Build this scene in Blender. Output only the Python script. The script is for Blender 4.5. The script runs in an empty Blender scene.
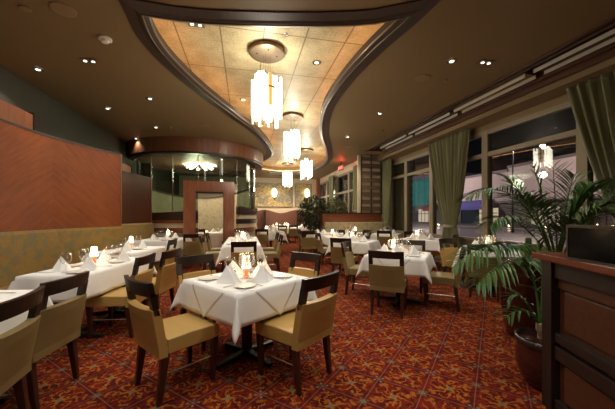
import bpy, math, random
from mathutils import Vector, Matrix
R = math.radians
random.seed(7)
sc = bpy.context.scene
col = sc.collection

# ------------------------------------------------------------------ camera
cd = bpy.data.cameras.new('camera'); cam = bpy.data.objects.new('camera', cd); col.objects.link(cam)
cam.location = (0, 0, 1.37); cam.rotation_euler = (R(90), 0, R(-12.2))
cd.sensor_width = 36; cd.lens = 290 / 615 * 36; cd.shift_y = 11.5 / 615; cd.clip_start = .05; cd.clip_end = 300
sc.camera = cam
# ------------------------------------------------------------------ world, view
w = bpy.data.worlds.new('night'); sc.world = w; w.use_nodes = True
w.node_tree.nodes['Background'].inputs[0].default_value = (.0030, .0032, .0045, 1)
w.node_tree.nodes['Background'].inputs[1].default_value = 1.0
vs = sc.view_settings
vs.view_transform = 'Standard'; vs.look = 'None'; vs.gamma = 1; vs.use_curve_mapping = False; vs.exposure = 0.25
cy = sc.cycles
cy.use_denoising = True; cy.max_bounces = 7; cy.diffuse_bounces = 4; cy.glossy_bounces = 4; cy.transparent_max_bounces = 24
cy.transmission_bounces = 4; cy.sample_clamp_indirect = 4; cy.sample_clamp_direct = 0
cy.caustics_reflective = False; cy.caustics_refractive = False
WARM = (1, .84, .64); SOFT = (1, .92, .80)

def lamp(name, kind, loc, power, color=SOFT, size=.05, rot=None, spot=120, blend=.6):
    l = bpy.data.lights.new(name, kind); l.energy = power; l.color = color
    if kind == 'SPOT': l.spot_size = R(spot); l.spot_blend = blend; l.shadow_soft_size = size
    elif kind == 'POINT': l.shadow_soft_size = size
    o = bpy.data.objects.new(name, l); col.objects.link(o); o.location = loc
    if rot: o.rotation_euler = rot
    return o

# ------------------------------------------------------------------ node helpers
class G:
    def __init__(s, name):
        s.m = bpy.data.materials.new(name); s.m.use_nodes = True
        s.t = s.m.node_tree; s.n = s.t.nodes; s.l = s.t.links
        s.b = s.n['Principled BSDF']
    def put(s, sock, v):
        if v is None: return
        if isinstance(v, bpy.types.NodeSocket): s.l.new(v, sock)
        elif isinstance(v, (tuple, list)):
            sock.default_value = tuple(v) if len(v) != 3 or len(sock.default_value) == 3 else tuple(v) + (1,)
        else: sock.default_value = v
    def math(s, op, a, b=None, c=None, clamp=False):
        n = s.n.new('ShaderNodeMath'); n.operation = op; n.use_clamp = clamp
        s.put(n.inputs[0], a); s.put(n.inputs[1], b); s.put(n.inputs[2], c); return n.outputs[0]
    def mix(s, f, a, b, mode='MIX'):
        n = s.n.new('ShaderNodeMix'); n.data_type = 'RGBA'; n.blend_type = mode
        s.put(n.inputs[0], f); s.put(n.inputs[6], a); s.put(n.inputs[7], b); return n.outputs[2]
    def coord(s, kind='Object'): return s.n.new('ShaderNodeTexCoord').outputs[kind]
    def geo(s): return s.n.new('ShaderNodeNewGeometry').outputs['Position']
    def xyz(s, v):
        n = s.n.new('ShaderNodeSeparateXYZ'); s.l.new(v, n.inputs[0]); return n.outputs
    def comb(s, x, y, z=0):
        n = s.n.new('ShaderNodeCombineXYZ'); s.put(n.inputs[0], x); s.put(n.inputs[1], y); s.put(n.inputs[2], z); return n.outputs[0]
    def mapping(s, v, scale=(1, 1, 1), rot=(0, 0, 0), loc=(0, 0, 0)):
        n = s.n.new('ShaderNodeMapping'); s.l.new(v, n.inputs[0])
        n.inputs['Scale'].default_value = scale; n.inputs['Rotation'].default_value = rot; n.inputs['Location'].default_value = loc
        return n.outputs[0]
    def noise(s, v, scale, detail=3, rough=.5, dist=0):
        n = s.n.new('ShaderNodeTexNoise'); s.l.new(v, n.inputs['Vector'])
        n.inputs['Scale'].default_value = scale; n.inputs['Detail'].default_value = detail
        n.inputs['Roughness'].default_value = rough; n.inputs['Distortion'].default_value = dist
        return n.outputs['Fac']
    def ramp(s, f, stops, interp='LINEAR'):
        n = s.n.new('ShaderNodeValToRGB'); s.put(n.inputs[0], f); r = n.color_ramp; r.interpolation = interp
        while len(r.elements) < len(stops): r.elements.new(.5)
        for e, (p, c) in zip(r.elements, stops): e.position = p; e.color = tuple(c) + (1,) if len(c) == 3 else c
        return n.outputs[0]
    def smooth(s, f, a, b):
        n = s.n.new('ShaderNodeMapRange'); n.interpolation_type = 'SMOOTHSTEP'; s.put(n.inputs[0], f)
        n.inputs[1].default_value = a; n.inputs[2].default_value = b; return n.outputs[0]
    def bump(s, h, strength=.3, dist=.01):
        n = s.n.new('ShaderNodeBump'); s.put(n.inputs['Height'], h)
        n.inputs['Strength'].default_value = strength; n.inputs['Distance'].default_value = dist
        s.l.new(n.outputs[0], s.b.inputs['Normal'])
    def out(s, color=None, rough=.5, metal=0, spec=None, coat=None, emit=None, estr=0, sheen=None):
        s.put(s.b.inputs['Base Color'], color); s.put(s.b.inputs['Roughness'], rough); s.b.inputs['Metallic'].default_value = metal
        if spec is not None: s.b.inputs['Specular IOR Level'].default_value = spec
        if coat: s.b.inputs['Coat Weight'].default_value = coat; s.b.inputs['Coat Roughness'].default_value = .15
        if sheen: s.b.inputs['Sheen Weight'].default_value = sheen
        if emit: s.put(s.b.inputs['Emission Color'], emit); s.b.inputs['Emission Strength'].default_value = estr
        return s.m

def simple(name, c, rough=.5, metal=0, spec=None, coat=None, var=.08, vs=6, bump=0, bs=60):
    g = G(name); v = g.coord(); n = g.noise(v, vs, 3)
    cc = g.mix(n, tuple(x * (1 - var) for x in c), tuple(min(1, x * (1 + var)) for x in c))
    if bump: g.bump(g.noise(v, bs, 2), bump, .005)
    return g.out(cc, rough, metal, spec, coat)

def emissive(name, c, strength, base=(.8, .8, .8)):
    g = G(name); n = g.noise(g.coord(), 8, 1)
    return g.out(base, .4, emit=g.mix(n, c, tuple(x * .93 for x in c)), estr=strength)

def wood(name, c1, c2, scale=1, axis='Z', rough=.38, coat=.25):
    g = G(name); v = g.coord()
    sx = {'X': (.6, 9, 9), 'Y': (9, .6, 9), 'Z': (9, 9, .6)}[axis]
    m = g.mapping(v, tuple(a * scale for a in sx))
    n = g.noise(m, 2.5, 6, .62, 1.2); n2 = g.noise(m, 14, 2)
    f = g.math('ADD', g.math('MULTIPLY', n, .75), g.math('MULTIPLY', n2, .25))
    g.bump(f, .12, .002)
    return g.out(g.ramp(f, [(.32, c1), (.68, c2)]), rough, coat=coat)

def glass(name, tint=(1, 1, 1), refl=1.0, rough=.0, ior=1.5, base=0.0):
    g = G(name); g.n.remove(g.b)
    t = g.n.new('ShaderNodeBsdfTransparent'); t.inputs[0].default_value = tuple(tint) + (1,)
    gl = g.n.new('ShaderNodeBsdfGlossy'); gl.inputs['Roughness'].default_value = rough
    lw = g.n.new('ShaderNodeLayerWeight'); lw.inputs[0].default_value = .5
    f = g.math('ADD', g.math('MULTIPLY', g.math('POWER', lw.outputs['Facing'], 4), .85 * refl), .03 + base, clamp=True)
    mx = g.n.new('ShaderNodeMixShader'); g.l.new(f, mx.inputs[0]); g.l.new(t.outputs[0], mx.inputs[1]); g.l.new(gl.outputs[0], mx.inputs[2])
    g.l.new(mx.outputs[0], g.n['Material Output'].inputs[0]); return g.m

# ------------------------------------------------------------------ materials
M = {}
def carpet():
    g = G('carpet'); p = g.geo(); x, y, z = g.xyz(p)
    per = .49
    wob = g.noise(p, 17, 3, .55)
    def fr(v, off):   # centred fraction in [-.5,.5]
        return g.math('SUBTRACT', g.math('FRACT', g.math('ADD', g.math('DIVIDE', g.math('SUBTRACT', v, off), per), .5)), .5)
    def node_at(ox, oy):
        u, v = fr(x, ox), fr(y, oy)
        r = g.math('SQRT', g.math('ADD', g.math('POWER', g.math('ABSOLUTE', u), 2), g.math('POWER', g.math('ABSOLUTE', v), 2)))
        a = g.math('ARCTAN2', v, u)
        return u, v, r, a
    ax, ay = 1.345, 2.255
    red, dred, orange, gold, teal, pale = (.150, .014, .006), (.075, .009, .007), (.26, .044, .006), (.34, .115, .014), (.11, .135, .095), (.24, .125, .085)
    w1 = g.noise(g.mapping(p, (1, 1, 1)), 13, 2, .5, 1.2)
    c = g.mix(g.smooth(w1, .44, .56), red, dred)
    # flame petals round every star and medallion
    for (ox, oy, ph) in ((ax, ay, 0), (ax + per / 2, ay + per / 2, 0), (ax + per / 2, ay, 1), (ax, ay + per / 2, 1)):
        u, v, r, a = node_at(ox, oy)
        sw = g.math('ADD', a, g.math('MULTIPLY', g.math('SUBTRACT', wob, .5), 2.2))
        if ph == 0:
            pet = g.math('COSINE', g.math('ADD', g.math('MULTIPLY', sw, 8), g.math('MULTIPLY', r, 26)))
            band = g.math('MULTIPLY', g.smooth(r, .05, .11), g.math('SUBTRACT', 1, g.smooth(r, .25, .34)))
            c = g.mix(g.math('MULTIPLY', g.smooth(pet, .38, .92), band), c, orange)
            pet2 = g.math('COSINE', g.math('ADD', g.math('MULTIPLY', sw, 8), g.math('ADD', g.math('MULTIPLY', r, 26), .5)))
            c = g.mix(g.math('MULTIPLY', g.smooth(pet2, .72, .96), band), c, gold)
        else:
            rr = g.math('ADD', r, g.math('MULTIPLY', g.math('SUBTRACT', wob, .5), .16))
            ring = g.math('SUBTRACT', 1, g.smooth(g.math('ABSOLUTE', g.math('SUBTRACT', rr, .17)), .012, .035))
            seg = g.smooth(g.math('COSINE', g.math('MULTIPLY', a, 4)), -.4, .3)
            c = g.mix(g.math('MULTIPLY', g.math('MULTIPLY', ring, seg), .85), c, (.33, .095, .012))
    # lattice lines
    for e in ('d1', 'd2', 'x', 'y'):
        if e == 'd1': q = g.math('ADD', g.math('SUBTRACT', x, ax + per / 2), g.math('SUBTRACT', y, ay))
        elif e == 'd2': q = g.math('SUBTRACT', g.math('SUBTRACT', x, ax + per / 2), g.math('SUBTRACT', y, ay))
        elif e == 'x': q = g.math('MULTIPLY', g.math('SUBTRACT', x, ax), 2)
        else: q = g.math('MULTIPLY', g.math('SUBTRACT', y, ay), 2)
        f = g.math('ABSOLUTE', g.math('SUBTRACT', g.math('FRACT', g.math('ADD', g.math('DIVIDE', q, per), .5)), .5))
        ln = g.math('SUBTRACT', 1, g.smooth(f, .007, .015))
        c = g.mix(g.math('MULTIPLY', ln, (.55 if e[0] == 'd' else .42)), c, pale)
    # stars
    for (ox, oy, k) in ((ax, ay, 0), (ax + per / 2, ay + per / 2, 0), (ax, ay + per / 2, 1)):
        u, v, r, a = node_at(ox, oy)
        lim = g.math('ADD', .058, g.math('MULTIPLY', g.math('COSINE', g.math('MULTIPLY', a, 4)), .038))
        d = g.math('DIVIDE', r, lim)
        c = g.mix(g.math('SUBTRACT', 1, g.smooth(d, .9, 1.2)), c, gold if k == 0 else (.16, .06, .02))
        lim2 = g.math('ADD', .040, g.math('MULTIPLY', g.math('COSINE', g.math('ADD', g.math('MULTIPLY', a, 4), 3.14)), .018))
        c = g.mix(g.math('SUBTRACT', 1, g.smooth(g.math('DIVIDE', r, lim2), .85, 1.15)), c, teal)
    u, v, r, a = node_at(ax + per / 2, ay)   # four small teal leaves round each crossing
    dot = g.math('MULTIPLY', g.math('SUBTRACT', 1, g.smooth(g.math('ABSOLUTE', g.math('SUBTRACT', r, .075)), .015, .026)),
                 g.smooth(g.math('COSINE', g.math('MULTIPLY', a, 4)), .5, .8))
    c = g.mix(dot, c, (.13, .17, .12))
    g.bump(g.noise(p, 350, 2), .25, .004)
    return g.out(c, .95, spec=.08)
M['carpet'] = carpet()
M['ceiling'] = simple('ceiling_paint', (.225, .158, .076), .55, spec=.3, var=.04, vs=1.5)
def recess():
    g = G('recess_panels'); p = g.geo(); x, y, z = g.xyz(p)
    def line(v, off, per, wd):
        f = g.math('ABSOLUTE', g.math('SUBTRACT', g.math('FRACT', g.math('ADD', g.math('DIVIDE', g.math('SUBTRACT', v, off), per), .5)), .5))
        return g.math('SUBTRACT', 1, g.smooth(f, wd / per, wd * 1.8 / per))
    l = g.math('MAXIMUM', line(x, .29, .655, .008), line(y, 4.5, 1.25, .008))
    n = g.noise(p, 30, 5, .7); n2 = g.noise(p, 3, 3)
    f = g.math('ADD', g.math('MULTIPLY', n, .6), g.math('MULTIPLY', n2, .4))
    c = g.ramp(f, [(.38, (.30, .245, .135)), (.62, (.55, .475, .29))])
    c = g.mix(g.math('MULTIPLY', l, .75), c, (.09, .06, .03)); g.bump(n, .25, .004)
    return g.out(c, .5, spec=.35, metal=.05)
M['recess'] = recess()
M['trim'] = wood('dark_trim_wood', (.020, .009, .0055), (.045, .021, .012), 1, 'Y', .42, 0)
M['bead'] = simple('champagne_bead', (.20, .17, .13), .32, .8)
M['olive_wall'] = simple('olive_wall', (.060, .058, .040), .8, var=.1, vs=4, bump=.2)
M['cream_wall'] = simple('cream_wall', (.62, .52, .37), .7, var=.04)
M['tan_wall'] = simple('tan_wall', (.23, .162, .082), .7, var=.05)
def veneer(name, seams, c1, c2):
    """book-matched veneer: the grain mirrors about vertical seams (object x)"""
    g = G(name); v = g.coord(); x, y, z = g.xyz(v)
    ax_ = g.math('ABSOLUTE', g.math('SUBTRACT', y, seams))
    q = g.comb(g.math('SUBTRACT', g.math('MULTIPLY', ax_, .80), g.math('MULTIPLY', z, .6)), g.math('ADD', g.math('MULTIPLY', ax_, .6), g.math('MULTIPLY', z, .8)), 0)
    m = g.mapping(q, (1.1, 14, 1)); n = g.noise(m, 2.2, 6, .65, .8); n2 = g.noise(v, 1.6, 3)
    f = g.math('ADD', g.math('MULTIPLY', n, .65), g.math('MULTIPLY', n2, .35))
    return g.out(g.ramp(f, [(.3, c1), (.7, c2)]), .48, spec=.25)
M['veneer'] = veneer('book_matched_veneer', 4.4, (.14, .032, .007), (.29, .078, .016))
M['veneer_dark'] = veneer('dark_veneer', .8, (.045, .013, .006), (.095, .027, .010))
M['cherry'] = wood('cherry_wood', (.17, .050, .020), (.33, .115, .052), 1, 'Z', .35, .25)
M['cherry_h'] = wood('cherry_wood_flat', (.13, .038, .016), (.27, .085, .036), 1, 'X', .35, .25)
M['fascia'] = wood('fascia_wood', (.10, .038, .017), (.21, .086, .040), .6, 'Z', .35, .3)
M['espresso'] = wood('espresso_wood', (.008, .004, .003), (.020, .009, .006), 2, 'Z', .38, .12)
M['leg_wood'] = wood('leg_wood', (.022, .007, .005), (.060, .016, .010), 2, 'Z', .33, .3)
M['station'] = wood('station_wood', (.050, .016, .008), (.110, .036, .015), 1, 'Y', .45, .1)
M['station_dark'] = wood('station_frame_wood', (.008, .004, .003), (.026, .012, .008), 1.4, 'Z', .5, 0)
M['station_top'] = wood('station_top_wood', (.12, .026, .012), (.21, .052, .024), 1, 'Y', .22, .6)
def brocade(name, a, b, c3, c4, sc_=5):
    g = G(name); v = g.geo()
    n = g.noise(v, sc_, 5, .7, .6); n2 = g.noise(g.mapping(v, loc=(5, 3, 1)), sc_ * 1.3, 5, .75, .4); n3 = g.noise(v, sc_ * 9, 3, .7)
    w_ = g.noise(g.mapping(v, (60, 60, 240)), 1, 1)
    c = g.mix(g.smooth(n3, .35, .65), a, b)
    c = g.mix(g.smooth(g.math('ADD', g.math('MULTIPLY', n, .8), g.math('MULTIPLY', n3, .2)), .51, .56), c, c3)
    c = g.mix(g.math('MULTIPLY', g.smooth(g.math('ADD', g.math('MULTIPLY', n2, .75), g.math('MULTIPLY', n3, .25)), .55, .60), .7), c, c4)
    c = g.mix(.2, c, g.mix(w_, (.05, .04, .02), c)); g.bump(n3, .2, .003)
    return g.out(c, .7, sheen=.2)
M['brocade'] = brocade('olive_brocade', (.20, .115, .006), (.29, .165, .010), (.155, .125, .040), (.26, .095, .022), 6)
M['cream_brocade'] = brocade('cream_brocade', (.42, .34, .20), (.52, .43, .27), (.34, .27, .15), (.47, .40, .27), 9)
M['gold_wall'] = brocade('gold_relief_wall', (.30, .26, .16), (.38, .33, .21), (.25, .22, .14), (.33, .29, .19), 8)
M['leather_brown'] = simple('brown_leather', (.13, .042, .022), .42, var=.12, bump=.15, bs=120)
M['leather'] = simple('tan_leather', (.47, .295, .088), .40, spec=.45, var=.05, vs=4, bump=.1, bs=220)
M['leather_olive'] = simple('olive_leather', (.25, .185, .072), .42, spec=.4, var=.05, vs=4, bump=.1, bs=220)  # darker olive version of the chair leather
M['cloth'] = simple('white_linen', (.89, .88, .86), .85, spec=.15, var=.02, bump=.12, bs=300)
M['napkin'] = simple('napkin_linen', (.92, .92, .91), .85, spec=.15, var=.015)
M['plate'] = simple('white_china', (.80, .77, .70), .18, spec=.5, var=.02)
M['steel'] = simple('polished_steel', (.62, .60, .56), .22, 1.0, var=.04)
M['iron'] = simple('black_iron', (.018, .016, .015), .45, .3)
M['glassware'] = glass('glassware', (.965, .97, .975), .95, .03, 1.5, .045)
M['wine'] = glass('tinted_glass', (.55, .62, .60), 1.3, .0, 1.5, .02)
M['window_glass'] = glass('window_glass', (.80, .84, .84), .9, .0, 1.5, .03)
M['rotunda_glass'] = glass('smoked_glass', (.50, .58, .53), .8, .0, 1.6, .005)
M['frame'] = simple('window_frame_paint', (.30, .25, .175), .5, .1, var=.04)
M['black'] = simple('black_gloss', (.004, .004, .0045), .12, var=.1, spec=.18)
M['white_plastic'] = simple('white_plastic', (.72, .70, .64), .5)
M['speaker'] = simple('speaker_grille', (.26, .18, .09), .6)
M['bronze'] = simple('bronze_metal', (.22, .165, .11), .38, .85)
M['rod'] = emissive('frosted_glass_rod', (1, .90, .72), 9.0)
M['rod_dim'] = emissive('clear_glass_rod', (1, .85, .60), 1.6, (.5, .42, .28))
M['rod_amber'] = emissive('amber_glass_rod', (1, .36, .08), 1.2, (.6, .2, .05))
M['lamp_shade'] = emissive('lit_frosted_shade', (1, .74, .42), 5.5)
M['lamp_red'] = emissive('amber_lamp_base', (1, .17, .03), .8, (.6, .12, .03))
M['cove'] = emissive('cove_strip', (1, .42, .13), 8.0)
M['spot_lit'] = emissive('lit_spot_lens', (1, .93, .84), 3.2)
M['exit_red'] = emissive('exit_red', (1, .04, .03), 4)
M['sconce'] = emissive('lit_sconce_glass', (1, .88, .66), 7)
M['chandelier'] = emissive('chandelier_glass', (1, .90, .66), 11)
def curtain():
    g = G('curtain_fabric'); v = g.geo(); n = g.noise(g.mapping(v, (2, 2, .3)), 3, 3)
    return g.out(g.mix(n, (.135, .140, .065), (.22, .22, .11)), .75, sheen=.4)
M['curtain'] = curtain()
def leaf(name, a, b):
    g = G(name); n = g.noise(g.geo(), 9, 2)
    g.b.inputs['Subsurface Weight'].default_value = 0
    return g.out(g.mix(n, a, b), .38, spec=.45)
M['palm'] = leaf('palm_leaf', (.020, .062, .010), (.070, .155, .028))
M['ficus'] = leaf('ficus_leaf', (.010, .028, .008), (.035, .070, .020))
M['ficus_pale'] = leaf('pale_leaf', (.09, .11, .045), (.17, .19, .09))
M['stem'] = simple('green_stem', (.10, .14, .04), .5)
M['pale_stem'] = simple('pale_stem', (.46, .40, .26), .5)
M['bark'] = simple('bark', (.07, .045, .025), .8)
M['pot'] = simple('oxblood_pot', (.050, .012, .010), .22, coat=.5, var=.3, vs=14)
M['pot_rim'] = simple('pewter_rim', (.10, .095, .09), .28, .8)
M['soil'] = simple('pale_gravel', (.22, .18, .13), .9, var=.4, vs=40)
def art():
    g = G('abstract_painting'); v = g.geo(); x, y, z = g.xyz(v)
    n = g.noise(v, 9, 6, .75, .8); n2 = g.noise(v, 1.3, 3, .6, .5)
    c = g.ramp(n, [(.38, (.16, .09, .06)), (.48, (.40, .28, .10)), (.60, (.62, .48, .22))])
    c2 = g.ramp(n, [(.4, (.24, .09, .06)), (.52, (.13, .20, .15)), (.62, (.46, .30, .13))])
    return g.out(g.mix(g.smooth(n2, .45, .56), c, c2), .5)
M['art'] = art()
# exterior
M['asphalt'] = simple('asphalt', (.085, .075, .085), .45, var=.3, vs=.7)
M['pink_wall'] = simple('plaster_facade', (.36, .31, .29), .8, var=.08, vs=.4)
M['stone'] = simple('dark_storefront', (.07, .06, .055), .6, var=.2, vs=1)
M['shop_warm'] = emissive('lit_shop_window', (1, .74, .50), .75, (.1, .1, .1))
M['shop_teal'] = emissive('teal_lit_window', (.03, .60, .58), .6, (.02, .1, .1))
M['awning'] = simple('blue_awning', (.05, .045, .22), .7)
M['awning_red'] = simple('red_awning', (.25, .03, .03), .7)
M['pole'] = simple('street_pole_paint', (.02, .02, .02), .5)
M['street_lamp'] = emissive('street_lamp_glass', (1, .80, .55), 12)

# ------------------------------------------------------------------ mesh builder
class MB:
    def __init__(s): s.v = []; s.f = []; s.mi = []; s.cur = 0
    def add(s, vs_, fs, mat=None):
        b = len(s.v); s.v += [tuple(p) for p in (vs_ if mat is None else [mat @ Vector(p) for p in vs_])]
        s.f += [tuple(b + i for i in f) for f in fs]; s.mi += [s.cur] * len(fs)
    def box(s, x0, x1, y0, y1, z0, z1, m=None):
        s.add([(x0, y0, z0), (x1, y0, z0), (x1, y1, z0), (x0, y1, z0), (x0, y0, z1), (x1, y0, z1), (x1, y1, z1), (x0, y1, z1)],
              [(0, 3, 2, 1), (4, 5, 6, 7), (0, 1, 5, 4), (1, 2, 6, 5), (2, 3, 7, 6), (3, 0, 4, 7)], m); return s
    def taper(s, c0, h0, c1, h1, m=None):   # square-section bar from centre c0 (half sizes h0) to c1 (h1), along z
        vs_ = [(c[0] + sx * h[0], c[1] + sy * h[1], c[2]) for c, h in ((c0, h0), (c1, h1)) for sx, sy in ((-1, -1), (1, -1), (1, 1), (-1, 1))]
        s.add(vs_, [(0, 3, 2, 1), (4, 5, 6, 7), (0, 1, 5, 4), (1, 2, 6, 5), (2, 3, 7, 6), (3, 0, 4, 7)], m); return s
    def lathe(s, prof, n=16, c=(0, 0, 0), m=None, cap=True):
        vs_ = []; fs = []
        for r, z in prof:
            for k in range(n): a = 2 * math.pi * k / n; vs_.append((c[0] + r * math.cos(a), c[1] + r * math.sin(a), c[2] + z))
        for i in range(len(prof) - 1):
            for k in range(n): k2 = (k + 1) % n; fs.append((i * n + k, i * n + k2, (i + 1) * n + k2, (i + 1) * n + k))
        if cap: fs.append(tuple(range(n - 1, -1, -1))); fs.append(tuple((len(prof) - 1) * n + k for k in range(n)))
        s.add(vs_, fs, m); return s
    def tube(s, pts, r, n=6, m=None):
        pts = [Vector(p) for p in pts]; rs = r if isinstance(r, (list, tuple)) else [r] * len(pts)
        vs_ = []; fs = []
        for i, p in enumerate(pts):
            d = (pts[min(i + 1, len(pts) - 1)] - pts[max(i - 1, 0)]).normalized()
            u = d.cross(Vector((0, 0, 1)) if abs(d.z) < .95 else Vector((1, 0, 0))).normalized(); v = d.cross(u)
            for k in range(n): a = 2 * math.pi * k / n; vs_.append(p + rs[i] * (math.cos(a) * u + math.sin(a) * v))
        for i in range(len(pts) - 1):
            for k in range(n): k2 = (k + 1) % n; fs.append((i * n + k, i * n + k2, (i + 1) * n + k2, (i + 1) * n + k))
        fs.append(tuple(range(n - 1, -1, -1))); fs.append(tuple((len(pts) - 1) * n + k for k in range(n)))
        s.add(vs_, fs, m); return s
    def sweep(s, path, prof, closed=False):   # path of xy points; prof = closed list of (offset to the right of travel, z)
        n = len(path); k = len(prof); vs_ = []; fs = []
        for i, p in enumerate(path):
            a = path[(i - 1) % n] if closed or i > 0 else p; b = path[(i + 1) % n] if closed or i < n - 1 else p
            t = Vector((b[0] - a[0], b[1] - a[1])).normalized(); nn = Vector((t.y, -t.x))
            t1 = Vector((p[0] - a[0], p[1] - a[1])); t2 = Vector((b[0] - p[0], b[1] - p[1])); mi_ = 1
            if t1.length > 1e-6 and t2.length > 1e-6:
                n1 = Vector((t1.y, -t1.x)).normalized(); n2 = Vector((t2.y, -t2.x)).normalized(); nn = (n1 + n2).normalized(); mi_ = min(2.1, 1 / max(.3, nn.dot(n1)))
            for o, z in prof: vs_.append((p[0] + nn.x * o * mi_, p[1] + nn.y * o * mi_, z))
        for i in range(n if closed else n - 1):
            j = (i + 1) % n
            for q in range(k): q2 = (q + 1) % k; fs.append((i * k + q, j * k + q, j * k + q2, i * k + q2))
        if not closed: fs.append(tuple(range(k - 1, -1, -1))); fs.append(tuple((n - 1) * k + q for q in range(k)))
        s.add(vs_, fs); return s
    def prism(s, poly, z0, z1):
        n = len(poly); s.add([(x, y, z0) for x, y in poly] + [(x, y, z1) for x, y in poly],
              [tuple(range(n - 1, -1, -1)), tuple(range(n, 2 * n))] + [(i, (i + 1) % n, n + (i + 1) % n, n + i) for i in range(n)]); return s
    def build(s, name, mats, parent=None, smooth=False, bevel=0, seg=2, sub=0):
        me = bpy.data.meshes.new(name); me.from_pydata(s.v, [], s.f)
        for m_ in (mats if isinstance(mats, (list, tuple)) else [mats]): me.materials.append(m_)
        for p, k in zip(me.polygons, s.mi): p.material_index = k
        me.update(); import bmesh
        bm = bmesh.new(); bm.from_mesh(me); bmesh.ops.recalc_face_normals(bm, faces=bm.faces)
        if bevel: bmesh.ops.bevel(bm, geom=list(bm.edges), offset=bevel, segments=seg, affect='EDGES', profile=.6)
        bm.to_mesh(me); bm.free()
        if smooth: me.polygons.foreach_set('use_smooth', [True] * len(me.polygons))
        o = bpy.data.objects.new(name, me); col.objects.link(o)
        if parent: o.parent = parent
        if sub: md = o.modifiers.new('sub', 'SUBSURF'); md.levels = md.render_levels = sub
        return o

def tag(o, label, cat, group=None, kind=None):
    o['label'] = label; o['category'] = cat
    if group: o['group'] = group
    if kind: o['kind'] = kind
    return o
def struct(o): o['kind'] = 'structure'; return o
def empty(name, loc=(0, 0, 0), rz=0):
    o = bpy.data.objects.new(name, None); o.empty_display_size = .1; col.objects.link(o); o.location = loc; o.rotation_euler = (0, 0, rz); return o
def copy_tree(o, parent=None):
    c = o.copy(); col.objects.link(c)
    if parent: c.parent = parent
    for ch in o.children: copy_tree(ch, c)
    return c
used = set()
def put(proto, loc, rz, label, cat, group):
    """first use moves the prototype itself, later uses copy it with its parts"""
    o = proto if id(proto) not in used else copy_tree(proto); used.add(id(proto))
    o.location = loc; o.rotation_euler = (0, 0, rz)
    return tag(o, label, cat, group)
def spline(pts, n=8, closed=False):
    out = []; N = len(pts)
    for i in range(N if closed else N - 1):
        g_ = lambda k: pts[k % N] if closed else pts[max(0, min(N - 1, k))]
        p0, p1, p2, p3 = (Vector(g_(i + d)) for d in (-1, 0, 1, 2))
        for k in range(n):
            t = k / n
            out.append(tuple(.5 * ((2 * p1) + (p2 - p0) * t + (2 * p0 - 5 * p1 + 4 * p2 - p3) * t * t + (3 * p1 - p0 - 3 * p2 + p3) * t ** 3)))
    if not closed: out.append(tuple(pts[-1]))
    return out

# ================================================================== SETTING
import bmesh
CZ = 3.8; RZ = 4.2; XL = -3.84; XW = 5.7; YB = 18.6; YF = -3.2
b = MB(); b.box(XL - .2, 6.0, YF, YB + .2, -.1, 0); struct(b.build('floor', M['carpet']))
hole = [(-1.144, 3.834), (-.78, 3.85), (-.4, 3.825), (0, 3.765), (.45, 3.685), (.9, 3.59), (1.333, 3.475), (1.6, 3.38), (1.86, 3.22)]
hole += spline([(1.86, 3.22), (1.73, 3.97), (1.655, 5.02), (1.72, 6.35), (2.12, 8.1), (2.78, 9.95), (3.38, 11.9), (3.58, 13.9), (3.2, 15.6), (2.2, 16.3), (1.2, 16.0), (.45, 15.1), (.4, 14.1), (.82, 12.9), (1.08, 11.5), (.88, 10.1), (.42, 8.5), (-.16, 7.173), (-.74, 5.85), (-1.06, 4.9), (-1.165, 4.3), (-1.144, 3.834)], 14)[1:-1]
def plate(name, outer, hole_, z, mat):
    bm = bmesh.new(); es = []
    for lp in (outer, hole_):
        vv = [bm.verts.new((x, y, z)) for x, y in lp]
        es += [bm.edges.new((vv[i], vv[(i + 1) % len(vv)])) for i in range(len(vv))]
    bmesh.ops.triangle_fill(bm, edges=es, use_beauty=True, use_dissolve=False)
    # drop any triangle that fell inside the opening
    def inside(x, y):
        c = False; n = len(hole_)
        for i in range(n):
            (x1, y1), (x2, y2) = hole_[i], hole_[(i + 1) % n]
            if (y1 > y) != (y2 > y) and x < (x2 - x1) * (y - y1) / (y2 - y1) + x1: c = not c
        return c
    bad = [f for f in bm.faces if inside(*f.calc_center_median().xy)]
    bmesh.ops.delete(bm, geom=bad, context='FACES_ONLY')
    r = bmesh.ops.extrude_face_region(bm, geom=list(bm.faces))
    bmesh.ops.translate(bm, vec=(0, 0, .04), verts=[g_ for g_ in r['geom'] if isinstance(g_, bmesh.types.BMVert)])
    bmesh.ops.recalc_face_normals(bm, faces=bm.faces)
    me = bpy.data.meshes.new(name); bm.to_mesh(me); bm.free(); me.materials.append(mat)
    o = bpy.data.objects.new(name, me); col.objects.link(o); return struct(o)
plate('ceiling', [(XL, YF), (4.38, YF), (4.38, 10.1), (XW, 10.1), (XW, YB), (XL, YB)], hole, CZ, M['ceiling'])
b = MB(); b.box(-2.2, 4.6, 2.3, 17.4, RZ, RZ + .05); struct(b.build('ceiling_recess', M['recess']))
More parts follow.
